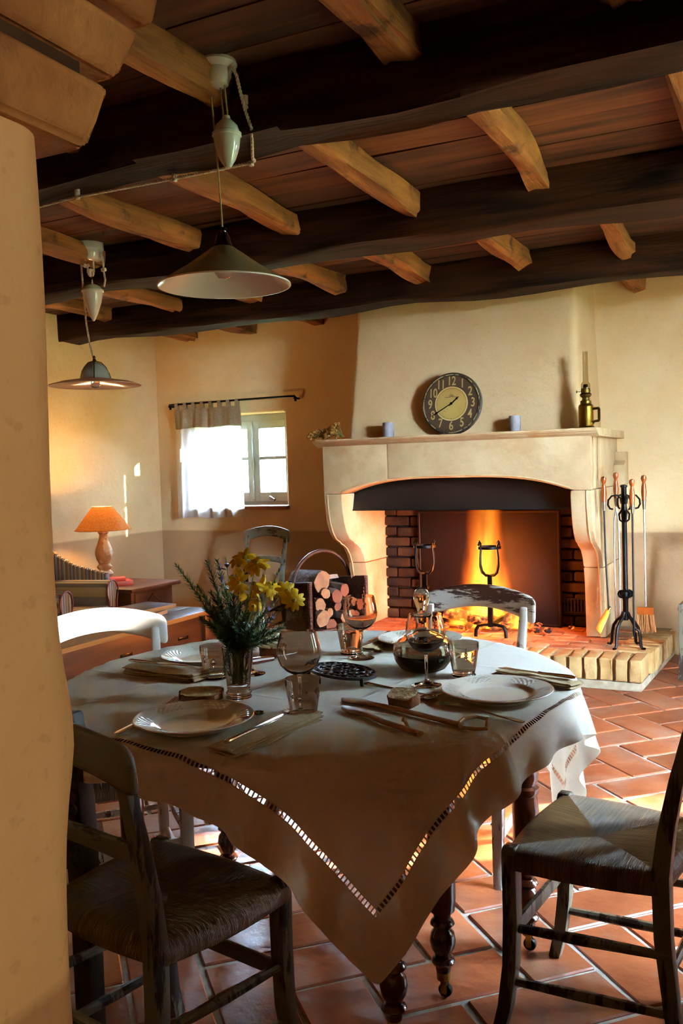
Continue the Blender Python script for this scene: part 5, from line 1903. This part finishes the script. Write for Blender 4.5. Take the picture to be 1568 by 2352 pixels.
def sprig(tip, label, dens=150, nl=.021, base=None, start=.30, extra=0.0, path=None):
    c = thing('rosemary_sprig', label, 'herb', VP, 0, 'rosemary sprigs')
    pth = path or stem_path(tip, base)
    MB().tube(pth, [.0016 - .0008 * i / len(pth) for i in range(len(pth))], 5).build('stem', M_STEM, c)
    vs2, fs2 = [], []
    n = len(pth)
    for k in range(dens):
        f = start + (1 - start) * (k / dens)
        g = f * (n - 1)
        i = min(int(g), n - 2)
        p = pth[i].lerp(pth[i + 1], g - i)
        t = (pth[i + 1] - pth[i]).normalized()
        a = k * 2.4 + rf.uniform(-.4, .4)
        o1 = t.orthogonal().normalized()
        o2 = t.cross(o1)
        d = (o1 * math.cos(a) + o2 * math.sin(a)) * .72 + t * rf.uniform(.45, .85)
        d.normalize()
        L = nl * rf.uniform(.7, 1.15) * (1 - .35 * max(0, f - .85) / .15)
        s = d.cross(t).normalized() * .0014
        o = len(vs2)
        vs2 += [p - s, p + s, p + d * L * .6 + s * .9 - t * .001, p + d * L * .6 - s * .9 - t * .001, p + d * L]
        fs2 += [(o, o + 1, o + 2, o + 3), (o + 3, o + 2, o + 4)]
    o = MB().add(vs2, fs2).build('needles', M_ROSEM, c, smooth=False)
    o['kind'] = 'stuff'
    return c


sprig(atd(404, 1298, -.02), 'rosemary sprig reaching farthest out to the left', 190, .022)
sprig(atd(474, 1288, .03), 'tall upright rosemary sprig left of the daisies', 200, .024)
sprig(atd(498, 1284, .07), 'rosemary sprig behind the violet flower', 180, .022)
sprig(atd(452, 1345, -.04), 'short rosemary sprig low on the left of the vase', 150, .022)
SPR = [(470, 1395, -.05), (500, 1375, -.06), (530, 1395, -.09), (560, 1410, -.08), (600, 1415, -.06), (630, 1412, .02), (650, 1440, -.02), (580, 1390, .06), (520, 1360, .06), (608, 1440, -.09), (545, 1430, -.10), (480, 1430, -.06),
       (620, 1450, .05), (485, 1360, .0), (462, 1420, .03), (492, 1400, -.09), (515, 1425, -.10), (575, 1440, -.11), (640, 1465, -.05), (500, 1450, -.08), (535, 1365, -.03), (615, 1395, -.03), (590, 1425, .03), (470, 1370, .05), (550, 1390, -.04)]
LR = ('left side', 'left of centre', 'centre', 'right of centre', 'right side')
seen_ = set()
for k, (x, y, dd) in enumerate(SPR):
    where_ = LR[min(4, max(0, int((x - 455) / 40)))]
    hgt_ = 'upper' if y < 1385 else ('middle' if y < 1418 else 'lower')
    lab_ = 'rosemary sprig in the %s part of the bunch, %s%s' % (hgt_, where_, ', at the front' if dd < -.05 else (', at the back' if dd > .015 else ''))
    for pre_ in ('leafy ', 'short ', 'bushy '):
        if pre_ + lab_ not in seen_:
            break
    seen_.add(pre_ + lab_)
    sprig(atd(x, y, dd), pre_ + lab_, 170, .023, start=.30)
for k, (x, y, bx) in enumerate(((540, 1500, -.012), (560, 1520, .008), (552, 1560, .0), (570, 1490, .015))):
    b = Vector((bx, rf.uniform(-.012, .012), .036))
    tip = Vector((bx * 1.8, rf.uniform(-.015, .015), .134))
    sprig(tip, 'rosemary stem standing inside the glass vase, ' + ('leftmost', 'right of middle', 'in the middle', 'rightmost')[k], 90, .014, path=[b.lerp(tip, i / 8) + Vector((.004 * math.sin(i), .004 * math.cos(i * 1.3), 0)) for i in range(9)], start=.05)
# hanging sprig over the rim
hp = [Vector((.0, .0, .10)), Vector((.005, -.012, .15)), Vector((.012, -.030, .168)), Vector((.004, -.044, .155)), Vector((-.004, -.0475, .12)), Vector((-.010, -.048, .09)), Vector((-.012, -.046, .07))]
sprig(None, 'thin sprig drooping over the rim of the vase', 90, .014, path=hp)

petal = MB()
rows = []
for i in range(6):
    f = i / 5
    w = .0062 * math.sin(PI * (.12 + .80 * f)) ** .8
    rows.append([(.004 + .026 * f, -w, .001 - .006 * f * f), (.004 + .026 * f, 0, .0022 - .006 * f * f), (.004 + .026 * f, w, .001 - .006 * f * f)])
petal_me = petal.grid(rows).mesh('petal', M_YELLOW)
cen_me = MB().lathe([(.0005, .004), (.004, .0035), (.006, .001), (.0062, -.001), (.004, -.004), (.0008, -.006)], 12).mesh('flower_centre', M_DCENTRE)


def daisy(x, y, dd, size, face, droop, label):
    c = thing('yellow_daisy', label, 'flower', VP, 0, 'yellow daisies')
    tip = atd(x, y, dd)
    MB().tube(stem_path(tip), .0011, 5).build('stem', M_STEM, c)
    Mx = T(*tip) @ Vector(face).to_track_quat('Z', 'Y').to_matrix().to_4x4() @ Matrix.Diagonal((size, size, size, 1))
    link('flower_centre', cen_me, c, Mx)
    n = rf.choice((9, 10, 11))
    for k in range(n):
        if rf.random() < .06:
            continue
        link('petal', petal_me, c, Mx @ R('Z', 2 * PI * k / n + rf.uniform(-.12, .12)) @ R('Y', droop + rf.uniform(-.2, .2)))


tc_ = -_cf      # towards the viewer
up = Vector((0, 0, 1))
rt = _r2
DS = [(561, 1281, -.03, 1.15, tc_ * .7 + up * .5, .1, 'topmost yellow daisy of the bunch'), (588, 1294, -.05, 1.25, tc_ * .6 + up * .7 - rt * .2, .15, 'large yellow daisy upper right with its petals spread'),
      (541, 1283, .03, 1.0, up + tc_ * .2, .5, 'yellow daisy at the upper left of the bunch'), (547, 1300, -.05, .85, up, 1.0, 'half closed yellow daisy under the topmost one'),
      (548, 1338, -.08, 1.1, tc_ + up * .2, .1, 'yellow daisy facing forward in the middle'), (583, 1340, -.07, 1.0, up * .6 - rt * .3 + tc_ * .3, .8, 'drooping yellow daisy right of the middle one'),
      (606, 1322, -.02, .8, up + rt * .2, 1.1, 'closed yellow daisy bud upper right'), (622, 1350, .0, 1.15, tc_ * .3 + up * .4 + rt * .2, .1, 'yellow daisy seen from the side at right centre'),
      (658, 1358, -.04, 1.1, tc_ + up * .3 + rt * .3, .1, 'yellow daisy second from the right end'), (675, 1378, -.06, 1.05, tc_ + rt * .2, .1, 'lowest right yellow daisy'),
      (569, 1367, -.09, .8, up * .3 + rt * .8, .9, 'small yellow daisy turned to the right low in the middle'), (594, 1378, -.09, 1.0, up * .4 + rt * .3 + tc_ * .2, .7, 'yellow daisy low right of centre'),
      (581, 1392, -.10, .75, up * .2 + tc_, .8, 'lowest small yellow daisy in the centre'), (585, 1356, -.05, .75, up, .9, 'small drooping yellow daisy under the right pair')]
for d in DS:
    daisy(*d)
# violet blossom sprigs and broad leaves
for (x, y, dd, lab) in ((500, 1296, .0, 'violet blossom sprig at the upper left of the bunch'), (656, 1288, .02, 'tall thin sprig of pale violet blossom on the right'), (641, 1368, -.05, 'violet blossom sprig low on the right'), (632, 1415, -.06, 'violet blossom sprig lowest on the right')):
    c = thing('violet_sprig', lab, 'flower', VP, 0, 'violet sprigs')
    tip = atd(x, y, dd)
    pth = stem_path(tip)
    MB().tube(pth, .0010, 5).build('stem', M_STEM, c)
    m, g = MB(), MB()
    for k in range(14):
        p = pth[-1].lerp(pth[-3], k / 14)
        d = Vector((rf.gauss(0, 1), rf.gauss(0, 1), rf.gauss(0, .6))).normalized()
        q = d.to_track_quat('Z', 'Y').to_matrix().to_4x4()
        (m if k % 2 == 0 else g).prism([(-.0032, 0), (.0, .012), (.0032, 0), (0, -.003)], 0, .0006, T(*(p + d * .006)) @ q)
    m.build('blossom', M_PURPLE, c, smooth=False)
    g.build('leaves', M_ROSEM, c, smooth=False)
c = thing('leafy_stem', 'straight stem with broad dark leaves left of the daisies', 'plant', VP)
tip = atd(518, 1280, -.02)
pth = stem_path(tip)
MB().tube(pth, .0016, 5).build('stem', M_STEM, c)
leaf_me = MB().grid([[(.001, -.0, 0), (.001, 0, 0), (.001, 0, 0)], [(.008, -.006, .001), (.008, 0, .003), (.008, .006, .001)], [(.018, -.0075, .001), (.018, 0, .003), (.018, .0075, .001)], [(.028, -.004, -.002), (.028, 0, 0), (.028, .004, -.002)], [(.034, 0, -.005), (.034, 0, -.005), (.034, 0, -.005)]]).mesh('leaf', M_LEAF)
for k in range(12):
    f = .4 + .6 * k / 12
    g = f * 8
    i = min(int(g), 7)
    p = pth[i].lerp(pth[i + 1], g - i)
    link('leaf', leaf_me, c, T(*p) @ R('Z', k * 2.2) @ R('Y', rf.uniform(-.5, .2)) @ Matrix.Diagonal((1.0, 1.0, 1.0, 1)))
# ================================================================== rise-and-fall pendant lamps
def twisted(parent, pts, name, mat, r=.0026, pitch=.018, n=None):
    pts = [Vector(p) for p in pts]
    L = sum((pts[i + 1] - pts[i]).length for i in range(len(pts) - 1))
    n = n or max(12, int(L / pitch * 7))
    cen = []
    for k in range(n + 1):
        s = L * k / n
        i = 0
        while i < len(pts) - 2 and s > (pts[i + 1] - pts[i]).length:
            s -= (pts[i + 1] - pts[i]).length
            i += 1
        cen.append(pts[i].lerp(pts[i + 1], min(1, s / max(1e-6, (pts[i + 1] - pts[i]).length))))
    for ph in (0, PI):
        q = []
        for k, c in enumerate(cen):
            t = (cen[min(k + 1, n)] - cen[max(k - 1, 0)]).normalized()
            o1 = t.orthogonal().normalized() if abs(t.z) > .9 else t.cross(Vector((0, 0, 1))).normalized()
            o2 = t.cross(o1)
            a = 2 * PI * (L * k / n) / pitch + ph
            q.append(c + (o1 * math.cos(a) + o2 * math.sin(a)) * r)
        MB().tube(q, r * 1.05, 5).build(name, mat, parent)


px, py = -1.585, 2.405
la = thing('pendant_lamp', 'large olive conical pendant lamp with white inside over the table', 'pendant lamp', (px, py, 0))
MB().lathe([(.003, 2.632), (.062, 2.632), (.064, 2.622), (.058, 2.612), (.046, 2.606), (.044, 2.585), (.034, 2.562), (.016, 2.552), (.003, 2.551)], 36).build('ceiling_rose', M_PORC, la)
MB().lathe([(.011, 2.125), (.013, 2.122), (.013, 2.108), (.011, 2.105)], 14).build('cord_grip', M_BLACK, la)
MB().lathe([(.003, 2.112), (.014, 2.110), (.020, 2.100), (.024, 2.088), (.026, 2.076), (.030, 2.070), (.030, 2.064), (.003, 2.064)], 28).build('gallery', pmat('dark_brown_bakelite', '140b06', '241309', 6, rough=.12, bump=0, coat=.5), la)
o_ = [(.028, 2.066), (.033, 2.064), (.120, 2.0015), (.2065, 1.948), (.2075, 1.9455)]
i_ = [(.2055, 1.944), (.119, 1.998), (.032, 2.061), (.028, 2.063)]
MB().grid([[(r * math.cos(2 * PI * k / 72), r * math.sin(2 * PI * k / 72), z) for k in range(72)] for r, z in o_], wrap=True).build('shade', M_SHADEOUT, la)
si = MB().grid([[(r * math.cos(2 * PI * k / 72), r * math.sin(2 * PI * k / 72), z) for k in range(72)] for r, z in [(.2075, 1.9455)] + i_], wrap=True).build('shade_lining', M_SHADEIN, la)
MB().shell([(.205, 1.9435), (.2085, 1.9435), (.2085, 1.9475), (.205, 1.9475)], 72).build('shade_rim', M_SHADEIN, la)
MB().lathe([(.003, 1.966), (.018, 1.970), (.029, 1.984), (.031, 2.000), (.026, 2.018), (.015, 2.038), (.013, 2.06), (.003, 2.062)], 24).build('bulb', M_GLASS, la, ang=70)
MB().tube([(0, 0, 2.12), (-.012, 0, 2.37), (-.030, .0, 2.60)], .0028, 6).build('cord', M_CORD, la)
cw = MB().lathe([(.002, 2.303), (.010, 2.306), (.026, 2.330), (.038, 2.365), (.0425, 2.398), (.046, 2.401), (.046, 2.409), (.041, 2.412), (.036, 2.430), (.022, 2.446), (.014, 2.452), (.012, 2.462), (.002, 2.464)], 32, T(.028, .0, 0)).build('counterweight', M_GREYPORC, la)
MB().tube([(.018, 0, 2.458), (.010, 0, 2.56)], .0026, 6).build('cord', M_CORD, la)
MB().tube([(.034, 0, 2.458), (.026, 0, 2.557)], .0026, 6).build('cord', M_CORD, la)

qx, qy = -3.41, 3.86
lb = thing('pendant_lamp', 'pale domed pendant lamp with a flat dish shade farther back on the left', 'pendant lamp', (qx, qy, 0))
MB().lathe([(.003, 2.632), (.074, 2.632), (.076, 2.598), (.076, 2.592), (.071, 2.586), (.068, 2.548), (.060, 2.535), (.045, 2.530), (.003, 2.530)], 40).build('ceiling_rose', M_PORC, lb)
MB().lathe([(.002, -.011), (.024, -.011), (.027, -.006), (.022, 0), (.027, .006), (.024, .011), (.002, .011)], 20, T(-.032, 0, 2.528) @ R('Y', PI / 2) @ R('X', 0)).build('pulley', M_PORC, lb)
MB().lathe([(.002, -.008), (.020, -.008), (.023, -.005), (.018, 0), (.023, .005), (.020, .008), (.002, .008)], 20, T(.002, 0, 2.47) @ R('Y', PI / 2) @ R('X', .0)).build('pulley', M_PORC, lb)
MB().lathe([(.002, 2.207), (.008, 2.212), (.026, 2.25), (.046, 2.31), (.056, 2.362), (.061, 2.366), (.061, 2.374), (.056, 2.376), (.002, 2.376)], 36, T(.008, 0, 0)).build('counterweight', M_PORC, lb)
MB().lathe([(.055, 2.376), (.046, 2.392), (.026, 2.404), (.006, 2.408), (.002, 2.44)], 32, T(.008, 0, 0)).build('counterweight_cap', M_GREYPORC, lb)
MB().tube([(.008, 0, 2.40), (.008, 0, 2.475)], .0035, 6).build('yoke', M_DBRASS, lb)
MB().tube([(.008, 0, 2.208), (-.05, 0, 2.214)], .002, 5).build('cord_guide', M_BRASS, lb)
twisted(lb, [(-.066, 0, 2.55), (-.058, 0, 2.40), (-.046, 0, 2.20), (-.03, 0, 2.10), (0, 0, 1.985)], 'cord', M_WCORD, .003)
twisted(lb, [(-.018, 0, 2.53), (-.020, 0, 2.47)], 'cord', M_WCORD, .003)
twisted(lb, [(.022, 0, 2.53), (.024, 0, 2.47)], 'cord', M_WCORD, .003)
twisted(lb, [(.075, 0, 2.57), (.09, 0, 2.54), (.092, 0, 2.47), (.10, 0, 2.42), (.09, 0, 2.385)], 'cord', M_WCORD, .003)
MB().lathe([(.002, -.015), (.010, -.012), (.010, .012), (.002, .015)], 12, T(.092, 0, 2.475) @ R('Y', PI / 2)).build('cord_knob', M_PORC, lb)
dm_ = [(.002, 1.987), (.010, 1.985), (.03, 1.980), (.055, 1.962), (.072, 1.935), (.080, 1.905), (.082, 1.892)]
MB().grid([[(r * math.cos(2 * PI * k / 40), r * math.sin(2 * PI * k / 40), z) for k in range(40)] for r, z in dm_], wrap=True).build('dome', pmat('pale_grey_opal', 'a8aeb4', 'bcc1c6', 5, rough=.2, bump=0), lb)


def dish_mat():
    t = NT('opal_dish_glass')
    df = t.n('BsdfDiffuse', {'Color': (*lin('f4e8dc'), 1)})
    tl = t.n('BsdfTranslucent', {'Color': (*lin('f6eade'), 1)})
    gl = t.n('BsdfGlossy', {'Color': (1, 1, 1, 1), 'Roughness': .08})
    a = t.n('MixShader', {0: .4, 1: df.outputs[0], 2: tl.outputs[0]})
    b = t.n('MixShader', {0: .08, 1: a.outputs[0], 2: gl.outputs[0]})
    t.t.links.new(b.outputs[0], t.out.inputs[0])
    return t.m


M_DISH = dish_mat()
MB().shell([(.078, 1.894), (.12, 1.888), (.19, 1.876), (.248, 1.860), (.249, 1.858), (.247, 1.856), (.19, 1.871), (.12, 1.883), (.078, 1.889)], 72).build('dish_shade', M_DISH, lb)
MB().lathe([(.002, 1.842), (.018, 1.846), (.026, 1.858), (.026, 1.872), (.018, 1.888), (.012, 1.90), (.002, 1.91)], 24).build('bulb', M_GLASS, lb, ang=70)
for k in range(3):
    a = 2 * PI * k / 3 - .9
    MB().tube([(math.cos(a) * r, math.sin(a) * r, z) for r, z in ((.012, 1.99), (.04, 1.985), (.066, 1.962), (.086, 1.925), (.098, 1.892), (.108, 1.892), (.106, 1.90))], .003, 6).build('strap', M_DBRASS, lb)
MB().lathe([(.003, 1.984), (.012, 1.986), (.010, 1.997), (.005, 2.004), (.008, 2.012), (.003, 2.02)], 14).build('hanging_ring', M_DBRASS, lb)

# ------------------------------------------------------------------ surface wiring with porcelain insulators on the near beam
wz = 2.408
kn = [onz(577, 374, wz), onz(401, 410, wz), onz(178, 452, wz)]
cbx = thing('electric_cable', 'white twisted cable strung along the dark beam to the pendant lamp', 'cable', (0, 0, 0))
rise = [Vector((px + .055, py, 2.615)), Vector((px + .070, py, 2.58)), Vector((px + .066, py + .03, 2.53)), Vector((px + .062, py + .06, 2.49)), Vector((px + .075, py + .07, 2.44)), Vector((kn[0].x + .03, kn[0].y - .04, 2.405)), kn[0] + Vector((.02, -.01, 0))]
left = onz(100, 472, wz)
twisted(cbx, rise + [kn[0]], 'strand', M_WCORD, .0030, .022)
twisted(cbx, [kn[0], kn[1], kn[2], left + (left - kn[2]) * 1.5], 'strand', M_WCORD, .0030, .022)
for k, p in enumerate(kn + [Vector((px + .062, py + .06, 2.51))]):
    i_o = thing('porcelain_insulator', ('white porcelain insulator at the cable bend by the lamp', 'white porcelain insulator at the middle of the cable run', 'white porcelain insulator nearest the pillar', 'white porcelain cable knob on the dark beam face')[k], 'insulator', p, 0, 'cable insulators')
    MB().lathe([(.003, -.012), (.009, -.010), (.009, -.004), (.006, 0), (.010, .004), (.010, .028), (.003, .03)], 14).build('knob', M_PORC, i_o)
    MB().lathe([(.002, -.0135), (.003, -.0125), (.003, -.011)], 8).build('screw', M_BRASS, i_o)

# ================================================================== curtain
rod = thing('curtain_rod', 'black wrought iron curtain rod above the small window', 'curtain rod', (0, 0, 0))
MB().tube([(-4.90, VB - .03, 1.955), (-4.93, VB - .075, 1.970), (-4.90, VB - .085, 1.970), (-3.69, VB - .085, 1.972), (-3.655, VB - .075, 1.972), (-3.66, VB - .03, 1.955)], .009, 8).build('bar', M_IRON, rod)
for x in (-4.93, -3.655):
    MB().bar((x, VB + .005, 1.955), (x, VB - .08, 1.955), .014, .014).bar((x, VB - .06, 1.93), (x, VB - .06, 1.96), .014, .014).build('bracket', M_IRON, rod)
cu_ = thing('curtain', 'short linen curtain with taupe tab top and sheer white panel', 'curtain', (0, 0, 0))


def cw_y(u):
    return VB - .085 + .018 * math.sin((u + 4.9) * 2 * PI / .165) + .007 * math.sin((u + 4.9) * 2 * PI / .071)


U0, U1 = -4.875, -4.185
nu = 70
us = [U0 + (U1 - U0) * i / nu for i in range(nu + 1)]
zs = [1.925, 1.88, 1.82, 1.755]
g1 = [[(u, cw_y(u) * (.3 + .7 * (1.93 - z) / .18) + (1 - (.3 + .7 * (1.93 - z) / .18)) * (VB - .085), z - .006 * math.sin((u + 4.9) * 19)) for u in us] for z in zs]
MB().grid(g1).build('taupe_band', M_TAUPE, cu_, ang=180)
zs2 = [1.757, 1.6, 1.4, 1.2, 1.06, 1.035, 1.0, .97]
g2 = [[(u + .004 * math.sin(z * 3 + u * 9), cw_y(u) - .004 + .006 * math.sin(z * 4 + u * 5), z - .004 * math.sin((u + 4.9) * 19)) for u in us] for z in zs2]
MB().grid(g2).build('sheer_panel', M_SHEER, cu_, ang=180)
MB().grid([[(x, y - .0025, z) for x, y, z in r_] for r_ in g2[-3:]]).build('hem', M_SHEER, cu_, ang=180)
for k in range(8):
    u = U0 + .035 + k * (U1 - U0 - .06) / 7
    hw = .017
    rows = []
    for i in range(13):
        q = -.3 + (PI + .6) * i / 12
        rows.append([(u - hw, VB - .085 - .013 * math.cos(q), 1.968 + .014 * math.sin(q)), (u + hw, VB - .085 - .013 * math.cos(q), 1.968 + .014 * math.sin(q))])
    rows = [[(u - hw, VB - .099, 1.915), (u + hw, VB - .099, 1.915)]] + rows + [[(u - hw, VB - .073, 1.915), (u + hw, VB - .073, 1.915)]]
    MB().grid(rows).build('tab', M_TAUPE, cu_, ang=180)
# ================================================================== sitting corner on the left
# side table
sx0, sx1, sy0, sy1, sz = -5.02, -4.20, 5.04, 5.62, .545
sd = thing('side_table', 'small dark wooden side table in the corner under the lamp', 'side table', ((sx0 + sx1) / 2, (sy0 + sy1) / 2, 0))
hx, hy = (sx1 - sx0) / 2, (sy1 - sy0) / 2
MB().box(-hx, hx, -hy, hy, sz - .028, sz).build('top', M_CHEST, sd, bevel=.008)
MB().box(-hx + .05, hx - .05, -hy + .05, hy - .05, .32, sz - .03).build('drawer_case', M_CHEST, sd, bevel=.004)
MB().box(hx - .05, hx - .044, -hy + .09, hy - .09, .345, .50).build('panel', M_CHEST, sd, bevel=.003)
for s in (-1, 1):
    MB().bar((hx - .042, s * .13, .37), (hx - .042, 0, .475), .008, .012).build('carved_chevron', M_CHEST, sd)
MB().box(-hx + .04, hx - .04, -hy + .04, hy - .04, .30, .322).build('moulding', M_CHEST, sd, bevel=.006)
for a in (-1, 1):
    for b in (-1, 1):
        MB().leg([(a * (hx - .075), b * (hy - .075), 0), (a * (hx - .075), b * (hy - .075), .31)], [.04, .055], [.04, .055]).build('leg', M_CHEST, sd, bevel=.004)

lx, ly = -4.66, 5.29
tl = thing('table_lamp', 'lit table lamp with turned wooden base and linen shade', 'lamp', (lx, ly, sz))
MB().lathe([(.003, 0), (.068, 0), (.070, .012), (.066, .04), (.056, .052), (.060, .062), (.064, .075), (.058, .088), (.046, .095), (.042, .105), (.055, .12), (.056, .132), (.044, .142), (.040, .15), (.058, .185), (.066, .225), (.062, .26), (.044, .31), (.032, .345),
            (.030, .375), (.040, .385), (.040, .395), (.028, .402), (.026, .43), (.036, .455), (.046, .462), (.046, .47), (.003, .472)], 36).build('base', M_LAMPWOOD, tl)
MB().shell([(.208, .408), (.206, .408), (.074, .582), (.076, .582)], 56).build('lamp_shade', M_LSHADE, tl)
for zz, rr_ in ((.408, .208), (.582, .076)):
    MB().tube([(rr_ * math.cos(2 * PI * k / 48), rr_ * math.sin(2 * PI * k / 48), zz) for k in range(48)], .003, 6, closed=True).build('shade_trim', M_LSHADE, tl)
MB().lathe([(.003, .565), (.016, .56), (.024, .54), (.02, .515), (.012, .49), (.012, .47), (.003, .468)], 16).build('bulb', emit_mat('warm_bulb', 'ffc88a', 14.0), tl)
bl = bpy.data.lights.new('bulb_light', 'POINT')
bl.energy, bl.color, bl.shadow_soft_size = 70.0, (1.0, .62, .26), .03
bo = bpy.data.objects.new('bulb_light', bl)
COL.objects.link(bo)
bo.parent = tl
bo.location = (0, 0, .54)
tl_bulb = None


def book(loc, rz, sx, sy, h, cover, label, spine=None):
    b = thing('book', label, 'book', loc, rz, 'books')
    MB().box(-sx / 2, sx / 2, -sy / 2, sy / 2, 0, .003).build('back_cover', cover, b, bevel=.0008)
    MB().box(-sx / 2, sx / 2, -sy / 2, sy / 2, h - .003, h).build('front_cover', cover, b, bevel=.0008)
    MB().box(-sx / 2 + .004, sx / 2 - .004, -sy / 2 + .002, sy / 2 - .004, .003, h - .003).build('pages', M_PAPER, b)
    MB().box(-sx / 2, sx / 2, -sy / 2 - .002, -sy / 2 + .002, 0, h).build('spine', spine or cover, b, bevel=.001)
    return b


book((-4.505, 5.20, sz), .9, .26, .17, .036, M_RED, 'larger red book at the bottom of the pile by the lamp')
book((-4.52, 5.20, sz + .036), .75, .20, .13, .022, M_RED, 'smaller red book on top of the pile by the lamp')

# low coffee table / bench
cx0, cx1, cy0, cy1, cz = -4.02, -3.43, 3.25, 4.95, .46
cft = thing('coffee_table', 'long low chestnut coffee table with deep apron behind the dining chairs', 'coffee table', ((cx0 + cx1) / 2, (cy0 + cy1) / 2, 0))
hx, hy = (cx1 - cx0) / 2, (cy1 - cy0) / 2
for k in range(3):
    w = 2 * hx / 3
    MB().box(-hx + k * w + .001, -hx + (k + 1) * w - .001, -hy, hy, cz - .028, cz).build('top_board', pmat('coffee_top_%d' % k, '3a2e2a', '5a4a44', 4, stretch=(3, .3, 3), rough=.3, bump=.15), cft, bevel=.004)
MB().box(hx - .012, hx + .002, -hy, hy, cz - .03, cz - .002).build('edge', pmat('pale_edge_wood', '9a6a38', 'b8844a', 6, stretch=(3, .4, 3), rough=.5), cft, bevel=.004)
for s in (-1, 1):
    MB().box(s * (hx - .06) - .012, s * (hx - .06) + .012, -hy + .05, hy - .05, .17, cz - .028).build('apron', M_CHEST, cft, bevel=.003)
    MB().box(-hx + .05, hx - .05, s * (hy - .06) - .012, s * (hy - .06) + .012, .17, cz - .028).build('apron', M_CHEST, cft, bevel=.003)
for y in (-.55, .0, .55):
    MB().box(hx - .05, hx - .04, y - .05, y + .05, .30, .32).build('drawer_pull', M_BLACK, cft, bevel=.003)
for a in (-1, 1):
    for b in (-1, 1):
        MB().leg([(a * (hx - .055), b * (hy - .055), 0), (a * (hx - .055), b * (hy - .055), cz - .028)], .075, .075).build('leg', M_CHEST, cft, bevel=.006)
book((-3.70, 4.48, cz), -PI / 2 + .15, .34, .26, .030, M_BLUEBOOK, 'large dark book flat on the coffee table, under another')
book((-3.73, 4.58, cz + .030), PI / 2 - .12, .33, .26, .026, M_BLUEBOOK, 'upper dark book with white pages on the coffee table', M_GREYBOOK)

# striped armchair
ax, ay = -4.52, 4.60
ac = thing('armchair', 'striped wing armchair with scroll arms and nail heads at the left edge', 'armchair', (ax, ay, 0), math.radians(-78))
# local frame: front = +y, width along x
for s in (-1, 1):
    prof = []
    for i in range(15):
        q = PI * 1.25 - (PI * 1.5) * i / 14
        prof.append((s * .30 + .085 * math.cos(q), .535 + .085 * math.sin(q)))
    prof = [(s * .30 - .055, .12), (s * .30 - .055, .47)] + [(s * .30 + .078 * math.cos(PI * 1.15 - PI * 1.3 * i / 14), .545 + .078 * math.sin(PI * 1.15 - PI * 1.3 * i / 14)) for i in range(15)] + [(s * .30 + .055, .47), (s * .30 + .055, .12)]
    MB().prism(prof, -.26, .28, axis='y').build('arm', M_STRIPE, ac, bevel=.012, ang=50)
    MB().tube([(x, .288, z) for x, z in prof], .006, 6).build('piping', M_PIPING, ac)
    # wing
    if s > 0:
        continue
    wg = [(-.36, .40), (.20, .34), (.20, .66), (.09, .685), (-.06, .72), (-.20, .79), (-.30, .88), (-.38, .96)]
    MB().prism(wg, s * .40 - .03, s * .40 + .03, axis='x').build('wing', M_STRIPEY, ac, bevel=.012, ang=50)
    m = MB()
    for i in range(len(wg) - 3):
        a, b = Vector(wg[i + 1]), Vector(wg[i + 2])
        for k in range(9):
            p_ = a.lerp(b, k / 9)
            m.lathe([(.001, 0), (.006, 0), (.004, .004), (.001, .005)], 6, T(s * .40 + .02, p_.x + .002, p_.y) @ R('X', -PI / 2))
    m.build('nail_heads', M_DBRASS, ac)
MB().hexa([(-.32, -.40, .12), (.32, -.40, .12), (.32, -.24, .12), (-.32, -.24, .12), (-.32, -.50, .98), (.32, -.50, .98), (.32, -.36, .98), (-.32, -.36, .98)]).build('back', M_STRIPE, ac, bevel=.04, seg=3, ang=50)
MB().box(-.25, .25, -.28, .27, .12, .33).build('seat_base', M_STRIPE, ac, bevel=.02, ang=50)
MB().box(-.245, .245, -.26, .31, .335, .455).build('seat_cushion', M_STRIPE, ac, bevel=.04, seg=3, ang=50)
MB().tube([(-.24, .31, .44), (.24, .31, .44)], .006, 6).build('piping', M_PIPING, ac)
for (a, b) in ((-.28, .22), (.28, .22), (-.28, -.32), (.28, -.32)):
    MB().leg([(a, b, 0), (a, b, .13)], [.03, .045], [.03, .045]).build('leg', M_CHEST, ac, bevel=.003)

# carved dark post between the pillar and the near chair
cp = thing('carved_post', 'dark carved wooden furniture post between the pillar and the near chair', 'post', W(-.595, 2.06))
MB().leg([(-.02, -.02, 0), (-.02, -.02, .35), (-.025, -.02, .55), (-.03, -.02, .70), (-.035, -.02, .82)], [.05, .052, .055, .05, .035], [.05, .052, .055, .05, .035]).build('shaft', M_CARVED, cp, bevel=.008)
m = MB()
for k in range(11):
    z = .48 + k * .03
    m.tube([(.0 + .014 * math.cos(q) - .02, -.050, z + .014 * math.sin(q)) for q in [5.2 * i / 9 + k for i in range(10)]], .003, 5)
m.build('carving', M_CARVED, cp)

# added warm lamp behind the camera, out of view, to brighten the pillar
hl = thing('pillar_fill_lamp', 'added fill lamp behind the viewpoint, brightening the pillar', 'pendant lamp', (1.36, -.25, -.25))
MB().tube([(0, 0, 2.87), (0, 0, 2.16)], .003, 6).build('cord', M_CORD, hl)
MB().shell([(.03, 2.16), (.12, 2.06), (.122, 2.06), (.035, 2.166)], 40).build('shade', M_SHADEIN, hl)
MB().lathe([(.003, 2.02), (.025, 2.03), (.03, 2.05), (.02, 2.08), (.012, 2.12), (.003, 2.13)], 16).build('bulb', emit_mat('pillar_fill_bulb', 'ffcf96', 14.0), hl)
hp_ = bpy.data.lights.new('pillar_fill_light', 'POINT')
hp_.energy, hp_.color, hp_.shadow_soft_size = 46.0, (1.0, .88, .64), .04
ho = bpy.data.objects.new('pillar_fill_light', hp_)
COL.objects.link(ho)
ho.parent = hl
ho.location = (0, 0, 2.0)
